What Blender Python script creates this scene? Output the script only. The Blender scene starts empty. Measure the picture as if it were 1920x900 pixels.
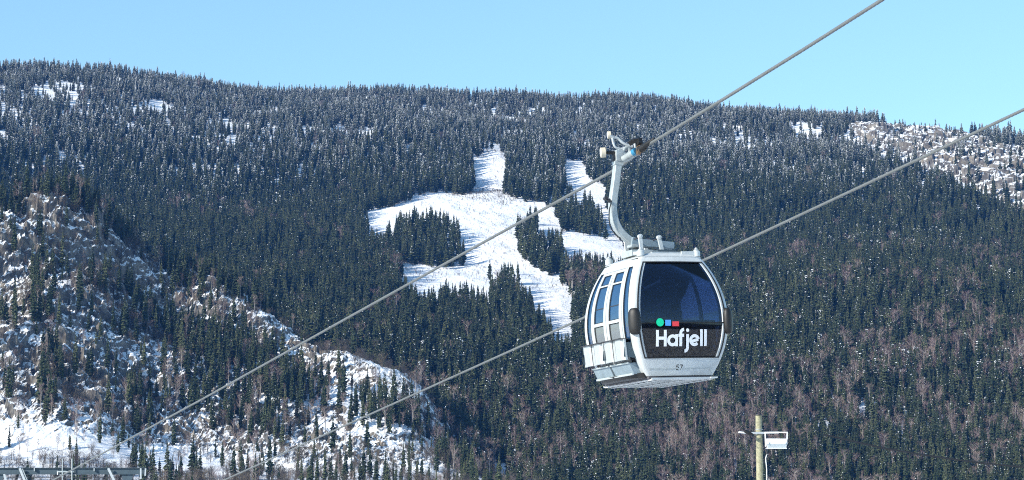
import bpy, math, random
import numpy as np
from mathutils import Vector, Matrix

R = math.radians
scene = bpy.context.scene
COL = scene.collection

# ------------------------------------------------------------------ camera
W0, H0, FPX = 1920.0, 900.0, 4330.0
CAM = np.array([0.0, 0.0, 1.7])
PITCH = math.atan(605.0 / FPX)
cam = bpy.data.cameras.new("camera")
cam.sensor_width = 36.0
cam.lens = 36.0 * FPX / W0
cam.clip_start = 0.5
cam.clip_end = 30000
cam_o = bpy.data.objects.new("camera", cam)
cam_o.location = CAM
cam_o.rotation_euler = (R(90) + PITCH, 0, 0)
COL.objects.link(cam_o)
scene.camera = cam_o
CP, SP = math.cos(PITCH), math.sin(PITCH)

# ------------------------------------------------------------------ light
SUN_EL, SUN_BACK = R(26), R(35)       # low winter sun from the left, a little behind the camera
sun_dir = Vector((-math.cos(SUN_EL) * math.cos(SUN_BACK), -math.cos(SUN_EL) * math.sin(SUN_BACK), math.sin(SUN_EL)))
world = bpy.data.worlds.new("World")
scene.world = world
world.use_nodes = True
wn = world.node_tree
bg = wn.nodes["Background"]
sky = wn.nodes.new("ShaderNodeTexSky")
sky.sky_type = 'NISHITA'
sky.sun_disc = False
sky.sun_elevation = SUN_EL
sky.sun_rotation = math.atan2(sun_dir.x, sun_dir.y)
sky.altitude = 300
sky.air_density = 1.0
sky.dust_density = 0.3
sky.ozone_density = 1.6
tint = wn.nodes.new("ShaderNodeMix")
tint.data_type = 'RGBA'
tint.blend_type = 'MULTIPLY'
tint.inputs[0].default_value = 1.0
tint.inputs[7].default_value = (0.95, 1.12, 1.10, 1)
wn.links.new(sky.outputs[0], tint.inputs[6])
wn.links.new(tint.outputs[2], bg.inputs[0])
bg.inputs[1].default_value = 0.15
sun = bpy.data.lights.new("sun", 'SUN')
sun.energy = 5.0
sun.angle = R(0.5)
sun.color = (1.0, 0.94, 0.84)
sun_o = bpy.data.objects.new("sun", sun)
sun_o.rotation_euler = sun_dir.to_track_quat('Z', 'Y').to_euler()
sun_o.location = (-60, -60, 80)
COL.objects.link(sun_o)

scene.view_settings.view_transform = 'Standard'
scene.view_settings.look = 'None'
scene.view_settings.exposure = 0.55
scene.view_settings.gamma = 1.0
scene.view_settings.use_curve_mapping = False
scene.render.engine = 'CYCLES'
cy = scene.cycles
cy.max_bounces = 6
cy.diffuse_bounces = 2
cy.glossy_bounces = 3
cy.transmission_bounces = 4
cy.transparent_max_bounces = 12
cy.use_denoising = False
cy.sample_clamp_indirect = 4.0
cy.filter_width = 1.1

# ------------------------------------------------------------------ numeric helpers
def ray(px, py):
    """unit-forward ray through photo pixel: returns world direction (not normalised)"""
    a = (px - W0 / 2) / FPX
    b = (H0 / 2 - py) / FPX
    return np.array([a, CP - b * SP, SP + b * CP])

def at_depth(px, py, y):
    d = ray(px, py)
    return CAM + d * (y / d[1])

def project(x, y, z):
    x = np.asarray(x, float); y = np.asarray(y, float); z = np.asarray(z, float) - CAM[2]
    fw = y * CP + z * SP
    up = -y * SP + z * CP
    return W0 / 2 + FPX * x / fw, H0 / 2 - FPX * up / fw

def hsh(ix, iy, seed):
    ix = ix.astype(np.int64).astype(np.uint64); iy = iy.astype(np.int64).astype(np.uint64)
    h = ix * np.uint64(374761393) + iy * np.uint64(668265263) + np.uint64(seed * 2246822519 % (1 << 31))
    h = (h ^ (h >> np.uint64(13))) & np.uint64(0xffffffff)
    h = (h * np.uint64(1274126177)) & np.uint64(0xffffffff)
    h = h ^ (h >> np.uint64(16))
    h = (h * np.uint64(2654435761)) & np.uint64(0xffffffff)
    return (h >> np.uint64(8)).astype(np.float64) / float(1 << 24)

def vnoise(x, y, seed=0):
    xi, yi = np.floor(x), np.floor(y)
    fx, fy = x - xi, y - yi
    fx = fx * fx * (3 - 2 * fx); fy = fy * fy * (3 - 2 * fy)
    a = hsh(xi, yi, seed); b = hsh(xi + 1, yi, seed)
    c = hsh(xi, yi + 1, seed); d = hsh(xi + 1, yi + 1, seed)
    return (a * (1 - fx) + b * fx) * (1 - fy) + (c * (1 - fx) + d * fx) * fy

def fbm(x, y, scale, oct=4, seed=0):
    s, amp, tot = 0.0, 1.0, 0.0
    for o in range(oct):
        s = s + amp * (vnoise(x / scale + 17.3 * o, y / scale - 9.1 * o, seed + o) - 0.5)
        tot += amp; amp *= 0.5; scale *= 0.5
    return s / tot * 2

def blocky(x, y, size, seed=0):
    dx = x + size * 1.1 * fbm(x, y, size * 1.7, 2, seed + 50)
    dy = y + size * 1.1 * fbm(x, y, size * 1.7, 2, seed + 60)
    ca, sa = math.cos(0.5), math.sin(0.5)
    return hsh(np.floor((dx * ca - dy * sa) / size), np.floor((dx * sa + dy * ca) / size), seed) - 0.5

def smin(a, b, k):
    h = np.clip(0.5 + 0.5 * (b - a) / k, 0, 1)
    return b * (1 - h) + a * h - k * h * (1 - h)

def sstep(a, b, x):
    t = np.clip((x - a) / (b - a), 0, 1)
    return t * t * (3 - 2 * t)

def inpoly(px, py, poly):
    px = np.asarray(px); py = np.asarray(py)
    ins = np.zeros(px.shape, bool)
    n = len(poly)
    for i in range(n):
        x1, y1 = poly[i]; x2, y2 = poly[(i + 1) % n]
        if y1 == y2: continue
        c = ((y1 > py) != (y2 > py)) & (px < (x2 - x1) * (py - y1) / (y2 - y1) + x1)
        ins ^= c
    return ins

# ------------------------------------------------------------------ terrain functions (world x, y -> z)
def ridge_curve(pts):
    az, el = [], []
    for px, py in pts:
        d = ray(px, py)
        az.append(math.atan2(d[0], d[1])); el.append(d[2] / math.hypot(d[0], d[1]))
    return np.array(az), np.array(el)

MAIN_AZ, MAIN_EL = ridge_curve([(-600, 85), (-200, 115), (0, 138), (100, 144), (200, 151), (300, 162), (400, 171), (520, 181), (640, 188), (760, 193),
    (860, 198), (1000, 203), (1100, 207), (1200, 212), (1320, 219), (1440, 227), (1560, 236), (1640, 238), (1700, 248), (1800, 262), (1860, 272),
    (1920, 282), (2100, 310), (2500, 360)])
FOOT = 850.0

def ridge_r(a):
    return 2080 + 90 * np.sin(a * 9 + 1.0) - 500 * np.clip(a, -0.05, 0.3)

def main_profile(t):
    return smin(t * 1.0 + 0.02 * np.sin(t * 9.0), 1.03 - 0.35 * (t - 1.0), 0.10)

_tt = np.linspace(0.05, 1.6, 200)
def main_scale(a):
    out = np.empty(a.shape)
    rr = ridge_r(a)
    best = np.zeros(a.shape)
    for t in _tt:
        r = FOOT + t * (rr - FOOT)
        best = np.maximum(best, main_profile(np.full(a.shape, t)) / r)
    return np.interp(a, MAIN_AZ, MAIN_EL) / best
_ag = np.linspace(-0.5, 0.5, 400)
_sg = main_scale(_ag)

def z_main(x, y):
    a = np.arctan2(x, y); r = np.hypot(x, y)
    rr = ridge_r(a)
    t = (r - FOOT) / (rr - FOOT)
    z = main_profile(t) * np.interp(a, _ag, _sg) + CAM[2]
    amp = sstep(0.0, 0.15, t)
    z = z + amp * (15 * fbm(x, y, 260, 3, 1) + 3.0 * fbm(x, y, 60, 3, 2)) + 1.0 * fbm(x, y, 14, 2, 3) * amp
    return np.where(t < 0, -0.5 + t * 20, z)

KN_AZ, KN_EL = ridge_curve([(-500, 420), (-100, 405), (0, 395), (60, 376), (120, 370), (180, 388), (240, 450), (290, 490), (330, 512), (400, 528),
    (470, 565), (540, 612), (600, 648), (640, 655), (700, 682), (760, 712), (790, 735), (830, 790), (860, 835), (900, 880), (960, 925), (1060, 960), (1300, 1000)])
def z_knoll(x, y, rough=True):
    a = np.arctan2(x, y); r = np.hypot(x, y)
    e = np.interp(a, KN_AZ, KN_EL)
    rb = 800.0
    rr = 1010.0 + 25 * np.sin(a * 30)
    zr = e * rr + CAM[2]
    zb = np.minimum(0.0315 * rb + CAM[2], zr - 6)
    s = (r - rb) / (rr - rb)
    sa = 0.30 + 0.05 * np.sin(a * 40)
    q = (s - sa) / (1 - sa)
    h = np.where(s < sa, 0.13 * s / sa, 0.13 + 0.87 * (0.76 * q + 0.08 * sstep(0.38, 0.46, q) + 0.16 * sstep(0.80, 0.90, q)))
    zf = zb + (zr - zb) * h
    # frontal rises, then a rounded crest and the back slope
    zback = zr + 2.0 - 0.42 * (r - rr)
    z = smin(zf, zback, 5.0)
    z = np.where(s < 0, zb + s * 30, z)
    amp = sstep(0.0, 0.35, s)
    z = z + amp * (5.0 * fbm(x, y, 45, 3, 11)) + (0.6 + amp) * fbm(x, y, 12, 2, 12)
    if rough:
        crag = sstep(sa - 0.03, sa + 0.12, s) * sstep(1.25, 1.05, s)
        crag = crag * (0.35 + 0.65 * sstep(-0.25, 0.25, fbm(x, y, 55, 2, 19) + 0.2))
        T = 6.5
        ph = z / T + 0.9 * fbm(x, y, 22, 2, 13)
        fr = ph - np.floor(ph)
        zt = z + T * (sstep(0.35, 0.65, fr) - fr) * 0.8
        z = z + 0.45 * crag * (zt - z)
        big = 0.4 + 1.6 * sstep(-0.1, 0.35, fbm(x, y, 35, 2, 18))
        z = z + crag * (2.2 * big * 1.3 * blocky(x, y, 12.0, 31) + 3.0 * big * blocky(x, y, 6.0, 14) + 2.0 * blocky(x, y, 3.0, 15) + 1.2 * blocky(x, y, 1.6, 16) + 1.8 * fbm(x, y, 3.0, 3, 17))
    return z

CLIFF = [(1585, 236), (1660, 236), (1750, 248), (1830, 258), (1905, 284), (2010, 300), (2010, 440), (1915, 402), (1870, 378), (1825, 352), (1780, 335), (1735, 322), (1715, 300), (1650, 285), (1610, 262)]
CLIFF2 = [(1478, 228), (1545, 236), (1540, 256), (1490, 250)]
def cliff_w(x, y):
    z = z_main(x, y)
    px, py = project(x, y, z)
    w = np.zeros(px.shape)
    for dx, dy in ((0, 0), (-9, 0), (9, 0), (0, -7), (0, 7), (-14, 5), (14, -5)):
        w += inpoly(px + dx, py + dy, CLIFF)
    return w / 7.0

def z_cliff(x, y):
    z = z_main(x, y)
    w = cliff_w(x, y)
    T = 9.0
    ph = z / T + 0.8 * fbm(x, y, 40, 2, 23)
    fr = ph - np.floor(ph)
    add = T * (sstep(0.3, 0.7, fr) - fr) * 0.9 + 5.0 * blocky(x, y, 12, 24) + 3.0 * blocky(x, y, 5, 25) + 1.2 * fbm(x, y, 5, 2, 26)
    return z + w * (add + 4.0) - (1 - w) * 3.0

def ground(x, y):
    return np.maximum(z_main(x, y), z_knoll(x, y))

# ------------------------------------------------------------------ materials
def mat(name, color=(0.8, 0.8, 0.8), rough=0.6, metal=0.0, noise=0.0, nscale=8.0, coat=0.0, spec=0.5):
    m = bpy.data.materials.new(name)
    m.use_nodes = True
    nt = m.node_tree
    b = nt.nodes["Principled BSDF"]
    b.inputs["Base Color"].default_value = (*color, 1)
    b.inputs["Roughness"].default_value = rough
    b.inputs["Metallic"].default_value = metal
    b.inputs["Specular IOR Level"].default_value = spec
    b.inputs["Coat Weight"].default_value = coat
    b.inputs["Coat Roughness"].default_value = 0.1
    if noise:
        tc = nt.nodes.new("ShaderNodeTexCoord")
        n = nt.nodes.new("ShaderNodeTexNoise")
        n.inputs["Scale"].default_value = nscale
        n.inputs["Detail"].default_value = 6
        n.inputs["Roughness"].default_value = 0.65
        nt.links.new(tc.outputs["Object"], n.inputs["Vector"])
        r = nt.nodes.new("ShaderNodeMapRange")
        r.inputs[1].default_value = 0.3; r.inputs[2].default_value = 0.7
        r.inputs[3].default_value = 1 - noise; r.inputs[4].default_value = 1 + noise * 0.3
        nt.links.new(n.outputs[0], r.inputs[0])
        mx = nt.nodes.new("ShaderNodeMix"); mx.data_type = 'RGBA'; mx.blend_type = 'MULTIPLY'
        mx.inputs[0].default_value = 1
        mx.inputs[6].default_value = (*color, 1)
        nt.links.new(r.outputs[0], mx.inputs[7])
        nt.links.new(mx.outputs[2], b.inputs["Base Color"])
        r2 = nt.nodes.new("ShaderNodeMapRange")
        r2.inputs[3].default_value = min(1, rough + noise * 0.5); r2.inputs[4].default_value = max(0.05, rough - noise * 0.3)
        nt.links.new(n.outputs[0], r2.inputs[0])
        nt.links.new(r2.outputs[0], b.inputs["Roughness"])
    return m

def node(nt, t, **kw):
    n = nt.nodes.new(t)
    for k, v in kw.items(): setattr(n, k, v)
    return n

def ramp(nt, stops, src):
    n = nt.nodes.new("ShaderNodeValToRGB")
    cr = n.color_ramp
    while len(cr.elements) > 1: cr.elements.remove(cr.elements[-1])
    cr.elements[0].position = stops[0][0]; cr.elements[0].color = (*stops[0][1], 1)
    for p, c in stops[1:]:
        e = cr.elements.new(p); e.color = (*c, 1)
    nt.links.new(src, n.inputs[0])
    return n

def terrain_mat(name, rock=True, lo=0.62, hi=0.80, scale=1.0):
    """snow that lies on flat ground, weathered rock on steep faces"""
    m = bpy.data.materials.new(name); m.use_nodes = True
    nt = m.node_tree; b = nt.nodes["Principled BSDF"]
    b.inputs["Roughness"].default_value = 0.75
    b.inputs["Specular IOR Level"].default_value = 0.2
    tc = node(nt, "ShaderNodeTexCoord")
    geo = node(nt, "ShaderNodeNewGeometry")
    def noise(s, det=5, rgh=0.6, stretch=None):
        n = node(nt, "ShaderNodeTexNoise")
        n.inputs["Scale"].default_value = s * scale; n.inputs["Detail"].default_value = det; n.inputs["Roughness"].default_value = rgh
        if stretch:
            mp = node(nt, "ShaderNodeMapping"); mp.inputs["Scale"].default_value = stretch
            nt.links.new(tc.outputs["Object"], mp.inputs["Vector"]); nt.links.new(mp.outputs[0], n.inputs["Vector"])
        else:
            nt.links.new(tc.outputs["Object"], n.inputs["Vector"])
        return n
    n1 = noise(0.02, 4); 
    snowc = ramp(nt, [(0.3, (0.80, 0.82, 0.85)), (0.7, (0.88, 0.88, 0.88))], n1.outputs[0])
    # twigs, needles and litter that the wind left on the snow
    n2 = noise(0.55, 6, 0.75)
    lit = ramp(nt, [(0.60, (1, 1, 1)), (0.74, (0.55, 0.50, 0.44))], n2.outputs[0])
    mx = node(nt, "ShaderNodeMix", data_type='RGBA', blend_type='MULTIPLY'); mx.inputs[0].default_value = 0.8 if rock else 0.35
    nt.links.new(snowc.outputs[0], mx.inputs[6]); nt.links.new(lit.outputs[0], mx.inputs[7])
    out = mx.outputs[2]
    if rock:
        n3 = noise(0.35, 8, 0.7, (1, 1, 0.6))
        n4 = noise(0.06, 3, 0.6)
        rockc = ramp(nt, [(0.30, (0.03, 0.03, 0.03)), (0.45, (0.10, 0.09, 0.08)), (0.58, (0.20, 0.182, 0.155)), (0.75, (0.32, 0.29, 0.245))], n3.outputs[0])
        warm = ramp(nt, [(0.45, (1, 1, 1)), (0.65, (1.06, 0.98, 0.86))], n4.outputs[0])
        mr = node(nt, "ShaderNodeMix", data_type='RGBA', blend_type='MULTIPLY'); mr.inputs[0].default_value = 1
        nt.links.new(rockc.outputs[0], mr.inputs[6]); nt.links.new(warm.outputs[0], mr.inputs[7])
        sep = node(nt, "ShaderNodeSeparateXYZ"); nt.links.new(geo.outputs["Normal"], sep.inputs[0])
        n5 = noise(0.45, 6, 0.8)
        ad = node(nt, "ShaderNodeMath", operation='MULTIPLY_ADD'); ad.inputs[1].default_value = 1.5; ad.inputs[2].default_value = -0.75
        nt.links.new(n5.outputs[0], ad.inputs[0])
        sm = node(nt, "ShaderNodeMath", operation='ADD'); nt.links.new(sep.outputs[2], sm.inputs[0]); nt.links.new(ad.outputs[0], sm.inputs[1])
        rg = node(nt, "ShaderNodeMapRange"); rg.inputs[1].default_value = lo; rg.inputs[2].default_value = hi
        nt.links.new(sm.outputs[0], rg.inputs[0])
        fin = node(nt, "ShaderNodeMix", data_type='RGBA'); nt.links.new(rg.outputs[0], fin.inputs[0])
        nt.links.new(mr.outputs[2], fin.inputs[6]); nt.links.new(out, fin.inputs[7])
        out = fin.outputs[2]
        bump = node(nt, "ShaderNodeBump"); bump.inputs["Strength"].default_value = 0.9; bump.inputs["Distance"].default_value = 0.6
        nt.links.new(n3.outputs[0], bump.inputs["Height"]); nt.links.new(bump.outputs[0], b.inputs["Normal"])
    else:
        bump = node(nt, "ShaderNodeBump"); bump.inputs["Strength"].default_value = 0.9; bump.inputs["Distance"].default_value = 2.2
        nb = noise(0.16, 6, 0.7)
        nt.links.new(nb.outputs[0], bump.inputs["Height"]); nt.links.new(bump.outputs[0], b.inputs["Normal"])
    nt.links.new(out, b.inputs["Base Color"])
    return m

def foliage_mat(name, c0, c1, c2):
    m = bpy.data.materials.new(name); m.use_nodes = True
    nt = m.node_tree; b = nt.nodes["Principled BSDF"]
    b.inputs["Roughness"].default_value = 0.7
    b.inputs["Specular IOR Level"].default_value = 0.15
    oi = node(nt, "ShaderNodeObjectInfo")
    tree_c = ramp(nt, [(0.0, c0), (0.55, c1), (1.0, c2)], oi.outputs["Random"])
    tc = node(nt, "ShaderNodeTexCoord")
    n = node(nt, "ShaderNodeTexNoise"); n.inputs["Scale"].default_value = 0.9; n.inputs["Detail"].default_value = 3
    nt.links.new(tc.outputs["Object"], n.inputs["Vector"])
    r = node(nt, "ShaderNodeMapRange"); r.inputs[1].default_value = .3; r.inputs[2].default_value = .7; r.inputs[3].default_value = 0.6; r.inputs[4].default_value = 1.4
    nt.links.new(n.outputs[0], r.inputs[0])
    mx = node(nt, "ShaderNodeMix", data_type='RGBA', blend_type='MULTIPLY'); mx.inputs[0].default_value = 1
    nt.links.new(tree_c.outputs[0], mx.inputs[6]); nt.links.new(r.outputs[0], mx.inputs[7])
    nt.links.new(mx.outputs[2], b.inputs["Base Color"])
    return m

def glass_mat(name, tintc, refl=1.0, rough=0.03, body=0.0, bodyc=(0.1, 0.1, 0.1), ior=1.55):
    m = bpy.data.materials.new(name); m.use_nodes = True
    nt = m.node_tree
    for n in list(nt.nodes): nt.nodes.remove(n)
    out = node(nt, "ShaderNodeOutputMaterial")
    tr = node(nt, "ShaderNodeBsdfTransparent"); tr.inputs[0].default_value = (*tintc, 1)
    gl = node(nt, "ShaderNodeBsdfGlossy"); gl.inputs["Roughness"].default_value = rough; gl.inputs[0].default_value = (refl, refl, refl, 1)
    fr = node(nt, "ShaderNodeFresnel"); fr.inputs[0].default_value = ior
    base = tr.outputs[0]
    if body:
        df = node(nt, "ShaderNodeBsdfDiffuse"); df.inputs[0].default_value = (*bodyc, 1)
        mb = node(nt, "ShaderNodeMixShader"); mb.inputs[0].default_value = body
        nt.links.new(tr.outputs[0], mb.inputs[1]); nt.links.new(df.outputs[0], mb.inputs[2])
        base = mb.outputs[0]
    mx = node(nt, "ShaderNodeMixShader")
    nt.links.new(fr.outputs[0], mx.inputs[0]); nt.links.new(base, mx.inputs[1]); nt.links.new(gl.outputs[0], mx.inputs[2])
    nt.links.new(mx.outputs[0], out.inputs[0])
    return m

M = {}
M['snow_slope'] = terrain_mat("snow_slope", rock=False)
M['snow_field'] = terrain_mat("snow_field", rock=False, scale=2.0)
M['crag'] = terrain_mat("snowy_rock", rock=True, lo=0.46, hi=0.55)
M['cliff'] = terrain_mat("snowy_cliff", rock=True, lo=0.68, hi=0.80, scale=0.5)
M['needles'] = foliage_mat("spruce_needles", (0.026, 0.040, 0.022), (0.050, 0.068, 0.034), (0.095, 0.108, 0.052))
M['needles_hi'] = foliage_mat("frosty_needles", (0.065, 0.080, 0.062), (0.095, 0.112, 0.085), (0.15, 0.165, 0.12))
M['bark'] = mat("spruce_bark", (0.10, 0.075, 0.055), 0.9)
M['birch_bark'] = mat("birch_bark", (0.42, 0.37, 0.33), 0.8)
M['twigs'] = foliage_mat("birch_twigs", (0.16, 0.105, 0.10), (0.22, 0.155, 0.145), (0.30, 0.22, 0.18))
M['brush'] = foliage_mat("brush_twigs", (0.07, 0.06, 0.05), (0.11, 0.09, 0.075), (0.16, 0.13, 0.09))
M['tree_snow'] = mat("snow_on_branches", (0.86, 0.87, 0.88), 0.7)
M['paint'] = mat("white_grey_paint", (0.55, 0.58, 0.575), 0.30, noise=0.20, nscale=4, coat=0.3)
M['alu'] = mat("brushed_aluminium", (0.52, 0.55, 0.55), 0.38, metal=0.35, noise=0.12, nscale=6)
M['galv'] = mat("galvanised_steel", (0.46, 0.50, 0.50), 0.5, metal=0.3, noise=0.22, nscale=7)
M['arm_grey'] = mat("worn_arm_paint", (0.38, 0.42, 0.42), 0.38, noise=0.30, nscale=5, coat=0.2)
M['beam_grey'] = mat("beam_blue_grey", (0.26, 0.33, 0.37), 0.5, metal=0.2, noise=0.2, nscale=6)
M['steel_blue'] = mat("grey_blue_steel", (0.055, 0.088, 0.112), 0.55, metal=0.2, noise=0.2, nscale=3)
M['rubber'] = mat("black_rubber", (0.010, 0.010, 0.010), 0.5, noise=0.2, nscale=9)
M['dark'] = mat("dark_plastic", (0.03, 0.03, 0.035), 0.5)
M['interior'] = mat("dark_grey_interior", (0.09, 0.09, 0.10), 0.6)
M['glass'] = glass_mat("tinted_windscreen", (0.36, 0.45, 0.60), 1.0)
M['glass_low'] = glass_mat("dark_lower_glass", (0.26, 0.27, 0.31), 1.0, 0.04, 0.10, (0.03, 0.03, 0.045))
M['glass_side'] = glass_mat("side_glass_painted_sky", (0.10, 0.24, 0.48), 1.0, body=0.35, bodyc=(0.03, 0.13, 0.32), ior=2.2)  # blue body colour stands in for sky reflected in the panes
M['frosted'] = glass_mat("frosted_panel", (0.40, 0.45, 0.47), 1.0, 0.12, 0.5, (0.30, 0.34, 0.36))
M['white'] = mat("white_lettering", (0.86, 0.86, 0.86), 0.4)
M['green'] = mat("green_mark", (0.0, 0.62, 0.30), 0.4)
M['blue'] = mat("blue_mark", (0.08, 0.33, 0.80), 0.4)
M['red'] = mat("red_mark", (0.75, 0.05, 0.06), 0.4)
M['ink'] = mat("black_digits", (0.012, 0.012, 0.012), 0.8, spec=0.1)
M['cream'] = mat("cream_roller", (0.62, 0.55, 0.42), 0.5, noise=0.15, nscale=20)
M['ring_blue'] = mat("blue_ring", (0.03, 0.20, 0.34), 0.4)
M['bronze'] = mat("bronze_bush", (0.22, 0.14, 0.08), 0.4, metal=0.4)
M['rope'] = mat("wire_rope", (0.19, 0.20, 0.195), 0.5, metal=0.35, noise=0.15, nscale=2)
M['pole'] = mat("weathered_pole_wood", (0.38, 0.36, 0.23), 0.8, noise=0.50, nscale=14)
M['lamp_white'] = mat("white_lamp_housing", (0.82, 0.83, 0.82), 0.4)
M['lamp_glass'] = mat("lamp_glass", (0.50, 0.56, 0.58), 0.15)
M['far_forest'] = mat("far_forest", (0.03, 0.045, 0.055), 0.9, noise=0.6, nscale=0.01)
M['snow_plate'] = mat("frosted_floor_plate", (0.80, 0.79, 0.80), 0.6, noise=0.25, nscale=5)

# ------------------------------------------------------------------ object helpers
def link(o, parent=None, label=None, cat=None, group=None, kind=None):
    COL.objects.link(o)
    if parent is not None: o.parent = parent
    if label: o['label'] = label
    if cat: o['category'] = cat
    if group: o['group'] = group
    if kind: o['kind'] = kind
    return o

class MB:
    """collects vertices and faces with a material slot per face"""
    def __init__(s): s.v = []; s.f = []; s.m = []; s.mats = []
    def slot(s, m):
        if m not in s.mats: s.mats.append(m)
        return s.mats.index(m)
    def add(s, vs, fs, m):
        k = len(s.v); i = s.slot(m)
        s.v.extend([tuple(map(float, v)) for v in vs])
        for f in fs: s.f.append(tuple(k + j for j in f)); s.m.append(i)
    def box(s, c, size, m, rot=None):
        hx_, hy_, hz_ = size[0] / 2, size[1] / 2, size[2] / 2
        vs = [Vector((sx * hx_, sy * hy_, sz * hz_)) for sx in (-1, 1) for sy in (-1, 1) for sz in (-1, 1)]
        if rot is not None: vs = [rot @ v for v in vs]
        vs = [v + Vector(c) for v in vs]
        s.add(vs, [(0, 1, 3, 2), (4, 6, 7, 5), (0, 4, 5, 1), (2, 3, 7, 6), (0, 2, 6, 4), (1, 5, 7, 3)], m)
    def bar(s, a, b, w, h, m, up=(0, 0, 1)):
        a = Vector(a); b = Vector(b); d = (b - a)
        L = d.length; d.normalize()
        upv = Vector(up)
        if abs(d.dot(upv)) > 0.98: upv = Vector((0, 1, 0))
        sx = d.cross(upv).normalized(); uz = sx.cross(d).normalized()
        rot = Matrix((sx, d, uz)).transposed()
        s.box((a + b) / 2, (w, L, h), m, rot)
    def tube(s, pts, rad, m, seg=10, cap=True, section=None):
        """sweep; rad scalar or list; section optional (w,h) rectangle"""
        pts = [Vector(p) for p in pts]; n = len(pts)
        rad = [rad] * n if not hasattr(rad, '__len__') else rad
        vs, fs = [], []
        prev = None
        for i, p in enumerate(pts):
            t = (pts[min(i + 1, n - 1)] - pts[max(i - 1, 0)]).normalized()
            if prev is None:
                ref = Vector((0, 1, 0)) if abs(t.y) < 0.9 else Vector((0, 0, 1))
                nx = (ref - t * ref.dot(t)).normalized()
            else:
                nx = (prev - t * prev.dot(t)).normalized()
            prev = nx
            ny = t.cross(nx)
            if section:
                w, h = section
                for a_, b_ in ((1, 1), (-1, 1), (-1, -1), (1, -1)): vs.append(p + nx * a_ * w / 2 * rad[i] + ny * b_ * h / 2 * rad[i])
                sg = 4
            else:
                sg = seg
                for k in range(seg):
                    an = 2 * math.pi * k / seg
                    vs.append(p + (nx * math.cos(an) + ny * math.sin(an)) * rad[i])
        for i in range(n - 1):
            for k in range(sg):
                fs.append((i * sg + k, i * sg + (k + 1) % sg, (i + 1) * sg + (k + 1) % sg, (i + 1) * sg + k))
        if cap:
            fs.append(tuple(range(sg))[::-1]); fs.append(tuple((n - 1) * sg + k for k in range(sg)))
        s.add(vs, fs, m)
    def mesh(s, name, smooth=None):
        me = bpy.data.meshes.new(name)
        me.from_pydata(s.v, [], s.f)
        for m in s.mats: me.materials.append(M[m] if isinstance(m, str) else m)
        me.polygons.foreach_set('material_index', s.m)
        me.validate()
        if smooth is not None: me.set_sharp_from_angle(angle=R(smooth))
        me.update()
        return me
    def build(s, name, parent=None, smooth=30, bevel=0.0, **kw):
        o = bpy.data.objects.new(name, s.mesh(name, smooth))
        if bevel:
            b = o.modifiers.new("bevel", 'BEVEL'); b.width = bevel; b.segments = 2; b.limit_method = 'ANGLE'; b.angle_limit = R(35)
        return link(o, parent, **kw)

def grid_object(name, X, Y, Z, material, smooth=True, **kw):
    nr, nc = X.shape
    me = bpy.data.meshes.new(name)
    v = np.stack([X, Y, Z], -1).reshape(-1, 3).astype(np.float32)
    idx = np.arange(nr * nc).reshape(nr, nc)
    q = np.stack([idx[:-1, :-1], idx[:-1, 1:], idx[1:, 1:], idx[1:, :-1]], -1).reshape(-1, 4)
    me.vertices.add(len(v)); me.vertices.foreach_set('co', v.ravel())
    me.loops.add(q.size); me.loops.foreach_set('vertex_index', q.ravel().astype(np.int32))
    me.polygons.add(len(q)); me.polygons.foreach_set('loop_start', np.arange(0, q.size, 4, dtype=np.int32))
    me.polygons.foreach_set('use_smooth', np.full(len(q), smooth))
    me.materials.append(material)
    me.update(calc_edges=True)
    o = bpy.data.objects.new(name, me)
    return link(o, **kw)

def polar(px0, px1, nc, rs):
    a0 = math.atan((px0 - 960) / FPX / CP); a1 = math.atan((px1 - 960) / FPX / CP)
    A, RR = np.meshgrid(np.linspace(a0, a1, nc), rs)
    return RR * np.sin(A), RR * np.cos(A)

# ------------------------------------------------------------------ terrain objects
X, Y = np.meshgrid(np.linspace(-4000, 4000, 60), np.linspace(-2500, 3600, 60))
grid_object('ground', X, Y, np.where(Y > 700, -1.2, -0.0) + 0 * X, M['snow_field'], kind='structure', label='flat snow covered valley floor in front of the hills')
X, Y = polar(-500, 2450, 620, np.concatenate([np.linspace(790, 2300, 330), np.linspace(2310, 3200, 30)]))
grid_object('hillside', X, Y, z_main(X, Y), M['snow_slope'], kind='structure', label='long forested mountainside with a snowy clearing in the middle')
X, Y = polar(-420, 1150, 520, np.concatenate([np.linspace(560, 790, 60), np.linspace(791, 1050, 440), np.linspace(1052, 1280, 60)]))
grid_object('rocky_hill', X, Y, z_knoll(X, Y), M['crag'], smooth=False, kind='structure', label='steep snowy rock hill descending from left to centre')
X, Y = polar(1450, 2150, 420, np.linspace(1560, 2180, 330))
grid_object('rock_slope', X, Y, z_cliff(X, Y), M['cliff'], smooth=False, kind='structure', label='bare snowy cliff band near the ridge at the right')

# the opposite side of the valley, behind the camera: mirrored in the cabin glass
ang = np.linspace(R(95), R(445 - 180 + 90), 120)
A, T = np.meshgrid(np.linspace(R(110), R(250), 140), np.linspace(0, 1, 24))
Rr = 1800 + 1400 * T
X = Rr * np.sin(A); Y = Rr * np.cos(A)
Z = -1 + T * (330 + 120 * fbm(X, Y, 900, 4, 77)) * np.sin(np.clip((A - R(110)) / R(140), 0, 1) * math.pi) ** 0.4
grid_object('far_hills', X, Y, Z, M['far_forest'], kind='structure', label='dark wooded hills on the other side of the valley')

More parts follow.
